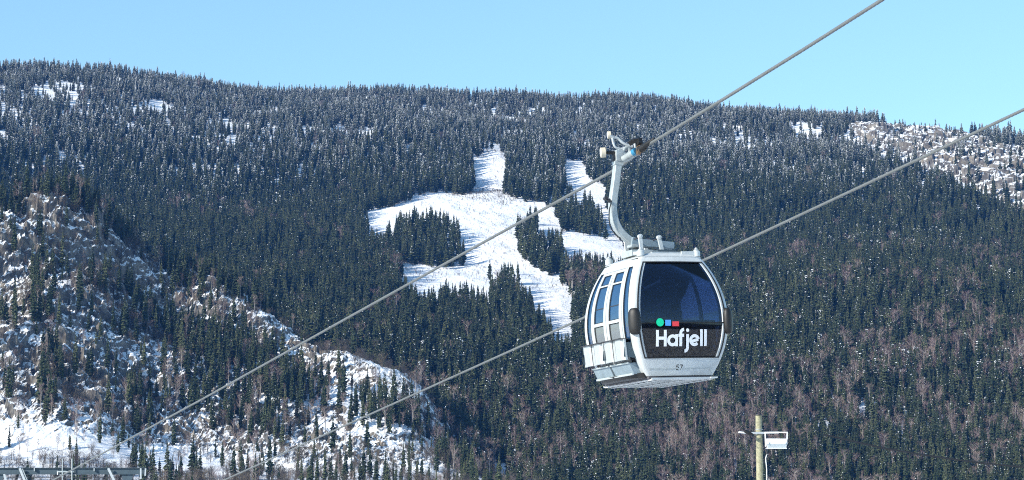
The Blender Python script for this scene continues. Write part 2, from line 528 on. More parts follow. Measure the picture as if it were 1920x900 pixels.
# ------------------------------------------------------------------ tree models
def spruce_parts(seed, h=18.0, rad=2.1, snow=0.1, frosty=False, ragged=0.38):
    rnd = random.Random(seed)
    c = MB(); tmb = MB()
    ndl = 'needles_hi' if frosty else 'needles'
    lean = (rnd.uniform(-.01, .01), rnd.uniform(-.01, .01))
    tmb.tube([(0, 0, -0.8), (lean[0] * h * .5, lean[1] * h * .5, h * .5), (lean[0] * h, lean[1] * h, h * .985)], [0.20, 0.12, 0.02], 'bark', 6)
    n = 26
    low = rnd.uniform(0.04, 0.16)
    for i in range(n):
        t = low + (1 - low) * (i / (n - 1)) ** 0.95
        z = t * h
        tt = (t - low) / (1 - low)
        Rl = rad * (min(1, 0.55 + tt * 2.2)) * (1 - tt) ** 0.8 * rnd.uniform(1 - ragged, 1 + ragged) + 0.14
        m = 7 if tt < 0.75 else 5
        a0 = rnd.random() * 6.28
        for k in range(m):
            if rnd.random() < 0.16: continue
            a = a0 + 6.283 * k / m + rnd.uniform(-.3, .3)
            L = Rl * rnd.uniform(0.65, 1.2)
            zz = z + rnd.uniform(-.25, .25)
            droop = L * rnd.uniform(0.25, 0.55) if tt < .8 else -L * .5
            w = max(0.22, L * rnd.uniform(0.26, 0.42))
            ca, sa = math.cos(a), math.sin(a)
            ox, oy = lean[0] * z, lean[1] * z
            def P(rr, s, dz): return (ox + ca * rr - sa * s, oy + sa * rr + ca * s, zz + dz)
            root = P(0, 0, 0.25); mid_l = P(L * .62, w, -droop * .6 - .10); mid_r = P(L * .62, -w, -droop * .6 - .10)
            tip = P(L, 0, -droop + .05); top = P(L * .55, 0, -droop * .3 + .12); hang = P(L * .55, rnd.uniform(-.1, .1), -droop * .55 - 0.75)
            c.add([root, mid_l, tip, mid_r, top, hang], [(0, 1, 4), (4, 1, 2), (0, 4, 3), (4, 2, 3), (0, 5, 2)], ndl)
            if rnd.random() < snow:
                q = rnd.uniform(0.45, 0.95); sz = rnd.uniform(0.12, 0.36)
                cx = P(L * q, rnd.uniform(-.5, .5) * w, -droop * q * .8 + .22)
                c.add([(cx[0] - sz, cx[1] - sz * .7, cx[2] - .1), (cx[0] + sz, cx[1] - sz * .6, cx[2] - .12), (cx[0] + sz * .2, cx[1] + sz, cx[2] - .05), (cx[0], cx[1], cx[2] + sz * .55),
                       (cx[0] - .3 * sz, cx[1] - sz * .9, cx[2] - sz * .7)],
                      [(0, 1, 3), (1, 2, 3), (2, 0, 3), (0, 4, 1)], 'tree_snow')
    return c, tmb

def birch_parts(seed, h=13.0, rad=2.4, tw=420, stem=2, brush=False):
    rnd = random.Random(seed)
    c = MB(); tmb = MB()
    tmat = 'brush' if brush else 'twigs'
    limbs = []
    for s_ in range(stem):
        an = rnd.random() * 6.28; ln = rnd.uniform(.02, .12) if stem > 1 else .02
        bx_, by_ = (rnd.uniform(-.3, .3), rnd.uniform(-.3, .3)) if stem > 1 else (0, 0)
        pts = [(bx_ + math.cos(an) * ln * h * q ** 1.4 + rnd.uniform(-.1, .1) * q, by_ + math.sin(an) * ln * h * q ** 1.4 + rnd.uniform(-.1, .1) * q, -0.5 + h * q * rnd.uniform(.97, 1)) for q in (0, .3, .6, .85, 1)]
        b = 0.09 if not brush else 0.04
        tmb.tube(pts, [b * 1.5, b * 1.2, b * .8, b * .45, b * .15], tmat if brush else 'birch_bark', 5)
        for k in range(9):
            q = rnd.uniform(.3, .9); z = h * q
            i = min(3, int(q * 4)); 
            x = bx_ + math.cos(an) * ln * h * q ** 1.4; y = by_ + math.sin(an) * ln * h * q ** 1.4
            a = rnd.random() * 6.28; L = rad * rnd.uniform(.5, 1.0) * (1.15 - .6 * abs(q - .55) * 2)
            e = (x + math.cos(a) * L, y + math.sin(a) * L, z + L * rnd.uniform(.7, 1.6))
            if e[2] > h * 1.02: e = (e[0], e[1], h)
            tmb.tube([(x, y, z), ((x * .5 + e[0] * .5), (y * .5 + e[1] * .5), z * .55 + e[2] * .45), e], [b * .5, b * .35, b * .12], tmat if brush else 'birch_bark', 4, cap=False)
            limbs.append(((x, y, z), e))
    for k in range(tw):
        (x, y, z), e = rnd.choice(limbs)
        q = rnd.uniform(.25, 1.0)
        p = Vector((x, y, z)).lerp(Vector(e), q) + Vector((rnd.gauss(0, .30), rnd.gauss(0, .30), rnd.gauss(0, .30)))
        d = Vector((rnd.gauss(0, .6), rnd.gauss(0, .6), rnd.uniform(-.2, 1.2))).normalized() * rnd.uniform(.6, 1.6) * (0.5 if brush else 1)
        w = Vector((rnd.gauss(0, 1), rnd.gauss(0, 1), 0)).normalized() * (rnd.uniform(.035, .06) if not brush else .03)
        c.add([p - w, p + w, p + d], [(0, 1, 2)], tmat)
    return c, tmb

def joined(a, b, name):
    k = len(a.v)
    o = MB(); o.v = a.v + b.v; o.mats = list(a.mats)
    o.f = list(a.f); o.m = list(a.m)
    for f, mi in zip(b.f, b.m):
        o.f.append(tuple(i + k for i in f)); o.m.append(o.slot(b.mats[mi]))
    return o.mesh(name)

SPR = []   # (crown mesh, trunk mesh, joined mesh)
specs = [(1, 18, 2.0, .018, False), (2, 18, 2.4, .03, False), (3, 18, 1.7, .022, False), (4, 18, 2.2, .13, False), (5, 18, 1.9, .13, False),
         (6, 18, 2.2, .42, True), (7, 18, 1.9, .52, True), (8, 18, 2.5, .38, True)]
for sd, h, rd, sn, fr in specs:
    c, t = spruce_parts(sd, h, rd, sn, fr)
    SPR.append((c.mesh('crown'), t.mesh('trunk'), joined(c, t, 'spruce_model')))
BIR = []
for sd, h, rd, tw, st in ((21, 13, 2.2, 420, 1), (22, 13, 2.6, 480, 2), (23, 13, 1.7, 320, 1), (24, 13, 3.0, 560, 3)):
    c, t = birch_parts(sd, h, rd, tw, st)
    BIR.append((c.mesh('crown'), t.mesh('trunk'), joined(c, t, 'birch_model')))
BRU = []
for sd in (31, 32, 33):
    c, t = birch_parts(sd, 3.0, 1.5, 90, 3, True)
    BRU.append((c.mesh('crown'), t.mesh('trunk'), joined(c, t, 'bush_model')))

def scatter(name, protos, P, sc, rz, vi, label, group=None):
    """one object of 'stuff': points carrying copies of the tree models"""
    pc = bpy.data.collections.new(name + '_models')
    for i, me in enumerate(protos):
        o = bpy.data.objects.new('model_%02d' % i, me); pc.objects.link(o)
    me = bpy.data.meshes.new(name)
    me.vertices.add(len(P)); me.vertices.foreach_set('co', np.asarray(P, np.float32).ravel())
    a = me.attributes.new('sc', 'FLOAT_VECTOR', 'POINT'); a.data.foreach_set('vector', np.asarray(sc, np.float32).ravel())
    rot = np.zeros((len(P), 3), np.float32); rot[:, 2] = rz
    a = me.attributes.new('rot', 'FLOAT_VECTOR', 'POINT'); a.data.foreach_set('vector', rot.ravel())
    a = me.attributes.new('vi', 'INT', 'POINT'); a.data.foreach_set('value', np.asarray(vi, np.int32))
    o = bpy.data.objects.new(name, me)
    ng = bpy.data.node_groups.new(name, 'GeometryNodeTree')
    ng.interface.new_socket('Geometry', in_out='INPUT', socket_type='NodeSocketGeometry')
    ng.interface.new_socket('Geometry', in_out='OUTPUT', socket_type='NodeSocketGeometry')
    gi = ng.nodes.new('NodeGroupInput'); go = ng.nodes.new('NodeGroupOutput')
    ci = ng.nodes.new('GeometryNodeCollectionInfo'); ci.inputs[0].default_value = pc
    ci.inputs[1].default_value = True; ci.inputs[2].default_value = True
    ip = ng.nodes.new('GeometryNodeInstanceOnPoints'); ip.inputs['Pick Instance'].default_value = True
    def attr(nm, typ):
        n = ng.nodes.new('GeometryNodeInputNamedAttribute'); n.data_type = typ; n.inputs[0].default_value = nm
        return [s for s in n.outputs if s.enabled][0]
    ng.links.new(gi.outputs[0], ip.inputs['Points'])
    ng.links.new(ci.outputs[0], ip.inputs['Instance'])
    ng.links.new(attr('vi', 'INT'), ip.inputs['Instance Index'])
    e2r = ng.nodes.new('FunctionNodeEulerToRotation')
    ng.links.new(attr('rot', 'FLOAT_VECTOR'), e2r.inputs[0])
    ng.links.new(e2r.outputs[0], ip.inputs['Rotation'])
    ng.links.new(attr('sc', 'FLOAT_VECTOR'), ip.inputs['Scale'])
    ng.links.new(ip.outputs[0], go.inputs[0])
    md = o.modifiers.new('scatter', 'NODES'); md.node_group = ng
    return link(o, label=label, kind='stuff', group=group)

# ------------------------------------------------------------------ forest layout
V1 = [(884, 302), (902, 294), (926, 270), (936, 276), (948, 312), (943, 335), (938, 365), (968, 374), (1023, 378), (1014, 386), (985, 388), (962, 394), (967, 436), (972, 473),
      (985, 492), (1013, 508), (1041, 520), (1067, 548), (1072, 585), (1074, 609), (1051, 627), (1032, 585), (1004, 562), (990, 539), (974, 525), (969, 487),
      (962, 483), (939, 494), (920, 508), (911, 538), (892, 531), (859, 522), (827, 524), (812, 531), (787, 545), (768, 519), (745, 492), (780, 498), (841, 504),
      (875, 502), (878, 492), (876, 459), (864, 431), (852, 403), (845, 389), (817, 386), (780, 387), (752, 393), (733, 402), (724, 430), (684, 417), (684, 401),
      (733, 394), (747, 385), (794, 370), (836, 364), (873, 364), (887, 359), (890, 333)]
V3 = [(1008, 380), (1038, 390), (1055, 433), (1035, 428), (1015, 425), (1008, 400)]
V2a = [(1060, 301), (1088, 305), (1102, 329), (1130, 347), (1138, 380), (1120, 385), (1108, 355), (1090, 352), (1072, 345), (1060, 330)]
V2c = [(1051, 439), (1100, 445), (1149, 447), (1182, 466), (1160, 478), (1111, 462), (1060, 470)]
V2d = [(1128, 392), (1142, 395), (1152, 447), (1136, 445)]
CLEAR = [V1, V3, V2a, V2c, V2d]
THIN = [([(50, 168), (95, 154), (145, 158), (165, 173), (120, 180), (70, 186)], .18), ([(30, 205), (60, 205), (62, 218), (35, 220)], .4),
        ([(412, 184), (432, 186), (430, 212), (418, 208)], .45), ([(500, 182), (550, 186), (535, 194), (515, 210), (503, 205)], .30),
        ([(135, 205), (150, 205), (148, 240), (138, 240)], .45), ([(875, 182), (900, 182), (898, 192), (880, 192)], .3),
        ([(1000, 195), (1012, 195), (1012, 205), (1000, 205)], .3), ([(1275, 232), (1300, 236), (1296, 248), (1278, 246)], .3), (CLIFF, .07), (CLIFF2, .15),
        ([(928, 870), (968, 874), (966, 900), (928, 900)], .1), ([(1555, 560), (1575, 545), (1580, 570), (1560, 580)], .5)]

rng = np.random.RandomState(7)

def tree_clear(px, py, hpx, polys):
    ok = np.ones(px.shape, bool)
    px = px + 9 * fbm(px, py, 26, 3, 91); py = py + 7 * fbm(px, py, 30, 3, 92)
    for poly in polys:
        for q in (0.0, 0.2, 0.4, 0.6, 0.8, 0.94):
            ok &= ~inpoly(px, py - hpx * q, poly)
    return ok

# jittered hexagonal-ish candidates over the main slope
sp = 4.2
gx, gy = np.meshgrid(np.arange(-760, 820, sp), np.arange(840, 2330, sp))
gx = (gx + rng.uniform(-.48, .48, gx.shape) * sp).ravel(); gy = (gy + rng.uniform(-.48, .48, gy.shape) * sp).ravel()
ux, uy = np.meshgrid(np.arange(-60, 330, 3.2), np.arange(900, 1150, 3.2))
ux = (ux + rng.uniform(-.48, .48, ux.shape) * 3.2).ravel(); uy = (uy + rng.uniform(-.48, .48, uy.shape) * 3.2).ravel()
under = np.concatenate([np.zeros(gx.shape, bool), np.ones(ux.shape, bool)])
gx = np.concatenate([gx, ux]); gy = np.concatenate([gy, uy])
gz = z_main(gx, gy)
kz = z_knoll(gx, gy)
px, py = project(gx, gy, gz)
keep = (px > -260) & (px < 2200) & (py < 960) & (gz > 0.5) & (gz > kz - 2)
gx, gy, gz, px, py, under = [v[keep] for v in (gx, gy, gz, px, py, under)]
dist = np.hypot(gx, gy)
up = sstep(430, 180, py)                         # 0 low on the slope, 1 near the ridge
hgt = rng.uniform(0.72, 1.18, gx.shape) * (16.8 - 7.0 * up) * (1 + 0.18 * fbm(gx, gy, 90, 2, 41))
hgt *= 1 - 0.30 * sstep(700, 860, py) * sstep(800, 950, px)
hgt *= np.where((rng.rand(*gx.shape) < .10) & (up > .7), 1.3, 1)
hgt *= np.where(rng.rand(*gx.shape) < .12, rng.uniform(.45, .8, gx.shape), 1)
hgt = np.where(under, hgt * .62, hgt)
hpx = hgt * FPX / dist
ok = tree_clear(px, py, hpx, CLEAR) | (rng.rand(*px.shape) < .0025)
dens = 0.92 - 0.14 * up - 0.22 * up * sstep(620, 250, px) * sstep(-.1, .35, fbm(gx, gy, 70, 3, 48)) + 0.3 * sstep(760, 850, py) + 0.35 * fbm(gx, gy, 45, 3, 42) + 0.9 * fbm(gx, gy, 19, 2, 44)
for poly, d in THIN:
    m_ = inpoly(px, py - hpx * .45, poly) | inpoly(px, py, poly)
    dens = np.where(m_, d, dens)
ok &= rng.rand(*gx.shape) < dens
# bare birches: more of them towards the lower right and along the bottom
nb = sstep(0.05, 0.42, fbm(gx, gy, 75, 3, 43))
bf = 0.015 + 0.30 * nb * sstep(430, 560, py) * sstep(1150, 1400, px) + 0.18 * nb * sstep(560, 760, py)
bf = bf + 0.34 * sstep(800, 850, py) * sstep(780, 850, px) * sstep(-.25, .25, fbm(gx, gy, 40, 2, 45))
bf = bf + 0.06 * sstep(620, 760, py) * sstep(1200, 1500, px)
bf = bf + 0.25 * (fbm(gx, gy, 110, 2, 47) > .38) * sstep(330, 480, py)
isb = (rng.rand(*gx.shape) < .68 * bf) & (~under | (rng.rand(*gx.shape) < .4))
gx, gy, gz, px, py, hgt, hpx, isb, up, dist = [v[ok] for v in (gx, gy, gz, px, py, hgt, hpx, isb, up, dist)]
T = dict(x=gx, y=gy, z=gz, px=px, py=py, h=np.where(isb, hgt * .85, hgt), b=isb, up=up, k=np.zeros(gx.shape, bool))

# the rocky hill
sp = 3.2
kx, ky = np.meshgrid(np.arange(-330, 60, sp), np.arange(740, 1120, sp))
kx = (kx + rng.uniform(-.48, .48, kx.shape) * sp).ravel(); ky = (ky + rng.uniform(-.48, .48, ky.shape) * sp).ravel()
kz = z_knoll(kx, ky); mz = z_main(kx, ky)
kpx, kpy = project(kx, ky, kz)
e = 1.2
slope = np.hypot(z_knoll(kx + e, ky, False) - z_knoll(kx - e, ky, False), z_knoll(kx, ky + e, False) - z_knoll(kx, ky - e, False)) / (2 * e)
kr = np.hypot(kx, ky)
def blob(cx, cy, sx, sy): return np.exp(-((kpx - cx) / sx) ** 2 - ((kpy - cy) / sy) ** 2)
d = 0.035 + 0 * kpx
d = np.maximum(d, 0.62 * blob(390, 690, 120, 85))
d = np.maximum(d, 0.55 * blob(500, 760, 100, 60))
d = np.maximum(d, 0.50 * blob(300, 600, 60, 80))
d = np.maximum(d, 0.45 * blob(260, 760, 30, 110))
d = np.maximum(d, 0.35 * blob(90, 700, 22, 90))
d = np.maximum(d, 0.30 * blob(200, 500, 40, 60))
d = np.maximum(d, 0.30 * blob(70, 560, 14, 90))
d = np.maximum(d, 0.35 * blob(720, 790, 90, 35))
d = np.maximum(d, 0.25 * blob(480, 880, 40, 30))
d = np.maximum(d, 0.30 * blob(300, 905, 60, 16))
d = np.maximum(d, 0.30 * blob(860, 860, 60, 50))
d = np.maximum(d, 0.12 * blob(620, 905, 180, 12))
crest = kr > 1000
d = np.where(crest & (kpx < 175), 0.55, d)
d = np.where(crest & (kpx >= 175), 0.50, d)
d = 2.9 * d * (1 + 1.4 * fbm(kx, ky, 26, 3, 51))
for poly, dd in (([(590, 800), (700, 790), (840, 850), (800, 880), (600, 865)], .06), ([(420, 860), (560, 850), (560, 885), (500, 900)], .08),
                 ([(285, 830), (430, 800), (440, 880), (285, 885)], .05), ([(0, 470), (60, 470), (60, 560), (0, 560)], .01), ([(190, 440), (300, 470), (290, 560), (200, 520)], .04),
                 ([(420, 545), (640, 660), (600, 700), (430, 600)], .08)):
    d = np.where(inpoly(kpx, kpy - 15, poly), dd, d)
silk = np.interp(kpx, [-500, 0, 60, 120, 180, 240, 290, 330, 400, 470, 540, 600, 640, 700, 760, 790, 830, 860, 900, 940],
                [400, 385, 366, 360, 378, 440, 480, 502, 518, 555, 602, 638, 645, 672, 702, 725, 780, 825, 870, 915])
d = np.where((kpx > 370) & (kpx < 810) & (kpy < silk + 62) & (kr < 1008), .05, d)
d = np.where((kpx > 90) & (kpx < 340) & (kpy < silk + 110) & (kr < 1008), .06, d)
kk = (kz > mz - 1) & (kz > 1) & (rng.rand(*kx.shape) < d) & (kpx > -260) & (kpy < 960)
kh = rng.uniform(0.45, 1.15, kx.shape) * 14.5
kh = np.where(kpy > 820, kh * rng.uniform(.45, 1.0, kx.shape), kh)
kh = np.where(crest & (kpx > 170), kh * .95, kh)
kb = rng.rand(*kx.shape) < (0.13 + 0.14 * sstep(640, 800, kpy) + .2 * sstep(500, 0, kpx) * sstep(600, 800, kpy))
kx, ky, kz, kpx, kpy, kh, kb = [v[kk] for v in (kx, ky, kz, kpx, kpy, kh, kb)]
K = dict(x=kx, y=ky, z=kz, px=kpx, py=kpy, h=np.where(kb, kh * .8, kh), b=kb, up=np.zeros(kx.shape), k=np.ones(kx.shape, bool))
A_ = {q: np.concatenate([T[q], K[q]]) for q in T}
N = len(A_['x'])
A_['rz'] = rng.uniform(0, 6.28, N)
A_['w'] = rng.uniform(1.0, 1.55, N) * (1 + .15 * A_['up']) * np.where(A_['k'], .78, 1.0)
A_['rand'] = rng.rand(N)
dist = np.hypot(A_['x'], A_['y'])
hp = A_['h'] * FPX / dist

# which spruce model: frosted ones towards the top
lvl = A_['up'] + rng.uniform(-.35, .35, N) + 0.25 * fbm(A_['x'], A_['y'], 120, 2, 61) + 0.1
vs = np.where(lvl > .66, 5 + (A_['rand'] * 3).astype(int), np.where(lvl > .42, 3 + (A_['rand'] * 2).astype(int), (A_['rand'] * 3).astype(int)))
vb = (A_['rand'] * 4).astype(int)

inview = (A_['px'] > 2) & (A_['px'] < 1918) & (A_['py'] - hp * .9 < 895) & (A_['py'] < 925) & (A_['h'] > 5)
inview &= ~((A_['py'] > 885) & (A_['px'] < 275) & (A_['py'] - hp > 872))
hidden = inpoly(A_['px'], A_['py'] - hp * .5, [(1095, 560), (1180, 480), (1310, 490), (1365, 570), (1360, 660), (1330, 720), (1125, 720), (1095, 690)])
sil = np.interp(A_['px'], [-500, 0, 60, 120, 180, 240, 290, 330, 400, 470, 540, 600, 640, 700, 760, 790, 830, 860, 900, 940],
                [400, 385, 366, 360, 378, 440, 480, 502, 518, 555, 602, 638, 645, 672, 702, 725, 780, 825, 870, 915])
behind = (~A_['k'] | (dist > 1025)) & (A_['px'] < 940)
hidden |= behind & (A_['py'] - hp * .75 > sil)
score = np.where(inview & ~hidden, hp + np.where(A_['k'] & (A_['b']), 8, 0), -1)
order = np.argsort(-score)
sp_ids = [i for i in order if not A_['b'][i]][:300]
bi_ids = [i for i in order if A_['b'][i]][:300]
single = np.zeros(N, bool); single[sp_ids] = True; single[bi_ids] = True

XK = [(40, "at the far left edge"), (100, "over the left gantry strut"), (150, "over the white gantry rods"), (205, "over the right gantry strut"), (270, "over the gantry end"),
      (340, "where the gantry ends"), (410, "left of the lowest rope end"), (470, "at the lower rope end"), (540, "inside the dark stand"), (600, "where the rock hill narrows"),
      (660, "left of the last rock ridge"), (720, "on the last rock ridge"), (790, "near the ridge tip"), (850, "right of the ridge tip"), (9999, "at the hill's right foot")]
XM = [(300, "behind the crag shoulder"), (360, "left of the rock rib"), (420, "behind the rock rib"), (470, "right of the rock rib"), (520, "above the dark stand"), (560, "left of the upper rope"), (600, "beside the upper rope"), (640, "where rope leaves rock"), (680, "behind the last rock ridge"), (720, "over the last rock ridge"), (760, "over the ridge tip"), (800, "right of the ridge tip"), (845, "down from the clearing"), (900, "right of the rock hill"), (980, "over the lowest snow patch"), (1030, "left of the gondola"), (1090, "just left of the ski rack"), (1140, "under the ski rack"),
      (1190, "under the cabin doors"), (1240, "under the cabin's left pillar"), (1300, "under the cabin number"), (1370, "under the right bumper"), (1420, "just left of the pole"),
      (1470, "behind the right floodlight"), (1540, "right of the floodlight pole"), (1620, "at the wire's left end"), (1710, "by the wire's left half"), (1800, "by the wire's right half"), (9999, "at the far right edge")]
YK = [(420, "on the crag crest"), (520, "on the upper crag"), (600, "below the crag top"), (660, "halfway up the rocks"), (720, "on the lower rocks"), (780, "above the snow apron"), (840, "on the snow apron"), (9999, "at the bottom edge")]
YM = [(540, "far up"), (600, "rather high up"), (650, "up the slope"), (685, "partway up"), (712, "midway down"), (740, "higher on the slope"), (800, "well above the bottom"), (835, "above the lowest row"), (870, "low on the slope"), (9999, "at the bottom edge")]
def zone(i):
    hp_ = A_['h'][i] * FPX / math.hypot(A_['x'][i], A_['y'][i])
    x, y = A_['px'][i], A_['py'][i] - hp_ * .5
    xs, ys = (XK, YK) if (A_['k'][i] and x < 930) else (XM, YM)
    return next(t for q, t in ys if y < q) + ' ' + next(t for q, t in xs if x < q)
def look(i, kind):
    h, w = A_['h'][i], A_['w'][i]
    if kind == 'spruce':
        a_ = 'tall' if h > 14.5 else 'medium' if h > 11 else 'small'
        b_ = 'broad' if w > (1.0 if A_['k'][i] else 1.27) else 'slim'
        c_ = ('plain ', '', 'dense ', 'snow-flecked ', 'snow-flecked ', 'frosted ', 'frosted ', 'frosted ')[vs[i]]
        return a_ + ' ' + b_ + ' ' + c_ + 'spruce '
    a_ = 'tall' if h > 12 else 'medium' if h > 9 else 'small'
    c_ = ('straight ', 'forked ', 'narrow ', 'wide-crowned ')[vb[i]]
    return a_ + ' bare ' + c_ + 'birch '

def put_tree(i, kind, models, var, label, group):
    cr, tr, _ = models[var]
    h0 = 18.0 if kind == 'spruce_tree' else 13.0
    s = A_['h'][i] / h0
    t = bpy.data.objects.new(kind, None)
    t.location = (A_['x'][i], A_['y'][i], A_['z'][i] - .2)
    t.rotation_euler = (0, 0, A_['rz'][i]); t.scale = (s * A_['w'][i], s * A_['w'][i], s)
    t.empty_display_size = 0.5
    link(t, label=label, cat='spruce' if kind == 'spruce_tree' else 'birch', group=group)
    for nm, me in (('crown', cr), ('trunk', tr)):
        link(bpy.data.objects.new(nm, me), t)

for ids, kind, nm_k, models, var in ((sp_ids, 'spruce', 'spruce_tree', SPR, vs), (bi_ids, 'birch', 'birch_tree', BIR, vb)):
    same = {}   # members of a look-and-place class, told apart from left to right
    for i in ids: same.setdefault(look(i, kind) + zone(i), []).append(i)
    for lb, members in same.items():
        members.sort(key=lambda j: A_['px'][j])
        n_ = len(members)
        words = {1: [''], 2: [', left one', ', right one'], 3: [', left one', ', middle one', ', right one'], 4: [', leftmost', ', second from left', ', second from right', ', rightmost'],
                 5: [', leftmost', ', second from left', ', middle one', ', second from right', ', rightmost'],
                 6: [', leftmost', ', second left', ', third left', ', third right', ', second right', ', rightmost'],
                 7: [', leftmost', ', second left', ', third left', ', middle one', ', third right', ', second right', ', rightmost']}.get(n_, [''] * n_)
        for j, wd in zip(members, words):
            put_tree(j, nm_k, models, var[j], lb + wd, ('spruces ' if kind == 'spruce' else 'birches ') + zone(j))

for nm, sel, models, var, h0, lab in (
        ('spruce_forest', (~A_['b']) & ~single, SPR, vs, 18.0, 'dense dark spruce forest flecked with snow covering the mountainside'),
        ('birch_wood', A_['b'] & ~single, BIR, vb, 13.0, 'bare pinkish brown birches mixed into the hillside forest')):
    s = A_['h'][sel] / h0; w = A_['w'][sel]
    scatter(nm, [m[2] for m in models], np.stack([A_['x'][sel], A_['y'][sel], A_['z'][sel] - .2], -1), np.stack([s * w, s * w, s], -1), A_['rz'][sel], var[sel], lab)

# low bare brush on the rocky hill and in the clearing
n = 19000
bx_ = rng.uniform(-330, 60, n); by_ = rng.uniform(760, 1040, n)
bz_ = z_knoll(bx_, by_); q = (bz_ > z_main(bx_, by_)) & (rng.rand(n) < .35 + fbm(bx_, by_, 30, 2, 71))
n2 = 3200
cx_ = rng.uniform(-260, 140, n2); cy_ = rng.uniform(1150, 1800, n2); cz_ = z_main(cx_, cy_)
cpx, cpy = project(cx_, cy_, cz_)
keepc = rng.rand(n2) < .25 + 1.2 * fbm(cx_, cy_, 30, 2, 72) + 2.5 * inpoly(cpx, cpy, [(820, 358), (880, 352), (985, 372), (960, 392), (870, 378)])
q2 = np.zeros(n2, bool)
for poly in CLEAR: q2 |= inpoly(cpx, cpy, poly)
q2 &= keepc
rx_ = rng.uniform(-80, 40, 26000); ry_ = rng.uniform(1300, 1800, 26000); rz_ = z_main(rx_, ry_)
rpx, rpy = project(rx_, ry_, rz_)
wob = 10 * fbm(rx_, ry_, 25, 3, 73)
q3 = (inpoly(rpx, rpy + wob, [(800, 356), (850, 348), (985, 362), (1000, 374), (940, 384), (870, 372)]) & (rng.rand(26000) < .5))
q3 |= (inpoly(rpx, rpy + wob, [(905, 288), (935, 280), (955, 300), (930, 306), (900, 300)]) & (rng.rand(26000) < .35))
q3 |= (inpoly(rpx, rpy, V1) & (rng.rand(26000) < .09))
bx_ = np.concatenate([bx_[q], cx_[q2], rx_[q3]]); by_ = np.concatenate([by_[q], cy_[q2], ry_[q3]]); bz_ = np.concatenate([bz_[q], cz_[q2], rz_[q3]])
s = np.concatenate([rng.uniform(.4, 1.5, q.sum()) * np.where(rng.rand(q.sum()) < .15, 1.7, 1), rng.uniform(.3, .7, q2.sum()), rng.uniform(.25, .6, q3.sum())])
scatter('brush', [m[2] for m in BRU], np.stack([bx_, by_, bz_ - .1], -1), np.stack([s, s, s], -1), rng.uniform(0, 6.28, len(s)), rng.randint(0, 3, len(s)),
        'low leafless brush growing out of the snow and rocks')
print('trees', N, 'brush', len(s))

# ------------------------------------------------------------------ gondola
TH, TILT = R(22), R(-2.5)
ROT = Matrix.Rotation(TH, 3, 'Z') @ Matrix.Rotation(TILT, 3, 'Y')
DG = 38.0
BASE = Vector(at_depth(1234, 717, DG))

def Lp(px, py, yl=0.0):
    """photo pixel -> local (x, z) on the plane y_local = yl of the carrier"""
    o = ROT.transposed() @ (Vector(CAM) - BASE)
    d = ROT.transposed() @ Vector(ray(px, py))
    t = (yl - o.y) / d.y
    p = o + d * t
    return p.x, p.z

gon = bpy.data.objects.new('gondola', None)
gon.location = BASE; gon.rotation_euler = ROT.to_euler()
link(gon, label='white and grey gondola cabin with dark windscreen hanging from the upper rope', cat='gondola lift cabin')

FZ = 0.05          # floor level above the plate
_hx = np.polyfit([0, .25, .6, 1.0, 1.3, 1.6, 1.94], [.60, .73, .835, .86, .83, .735, .56], 4)
_hy = np.polyfit([0, .25, .5, .9, 1.3, 1.6, 1.94], [.84, .91, .965, .99, .945, .855, .70], 4)
def hx(z): return float(np.polyval(_hx, z))
def hy(z): return float(np.polyval(_hy, z))
RC = 0.075
def surf(side, u, z, off=0.0):
    """point on the cabin skin; side f/b/l/r, u in -1..1 along it (b/l/r share orientation), off = outwards"""
    X_, Y_ = hx(z), hy(z)
    if side in 'fb':
        x = u * (X_ - RC); y = -(Y_ + 0.035 * (1 - u * u)) - off
        if side == 'b': y = -y
    else:
        y = -u * (Y_ - RC); x = -(X_ + 0.02 * (1 - u * u)) - off
        if side == 'r': x = -x
    return (x, y, z + FZ)

def patch(mb, side, u0, u1, z0, z1, m, off=0.0, thick=0.03, nu=10, nz=16, inner=None):
    def pts(o): return [surf(side, u0 + (u1 - u0) * i / nu, z0 + (z1 - z0) * j / nz, o) for j in range(nz + 1) for i in range(nu + 1)]
    a = pts(off); b = pts(off - thick)
    W_ = nu + 1; n_ = len(a)
    fs = []
    for j in range(nz):
        for i in range(nu):
            q = (j * W_ + i, j * W_ + i + 1, (j + 1) * W_ + i + 1, (j + 1) * W_ + i)
            fs.append(q); fs.append(tuple(n_ + k for k in q[::-1]))
    for i in range(nu):
        fs.append((i, i + n_, i + 1 + n_, i + 1)); k = nz * W_
        fs.append((k + i, k + i + 1, k + i + 1 + n_, k + i + n_))
    for j in range(nz):
        fs.append((j * W_, (j + 1) * W_, (j + 1) * W_ + n_, j * W_ + n_)); k = nu
        fs.append((j * W_ + k, j * W_ + k + n_, (j + 1) * W_ + k + n_, (j + 1) * W_ + k))
    mb.add(a + b, fs, m)

def frame_patch(mb, side, u0, u1, z0, z1, bu, bz, m, off, thick, nz=16):
    patch(mb, side, u0, u0 + bu, z0, z1, m, off, thick, 2, nz)
    patch(mb, side, u1 - bu, u1, z0, z1, m, off, thick, 2, nz)
    patch(mb, side, u0 + bu, u1 - bu, z0, z0 + bz, m, off, thick, 10, 2)
    patch(mb, side, u0 + bu, u1 - bu, z1 - bz, z1, m, off, thick, 10, 2)

ZT = 1.94
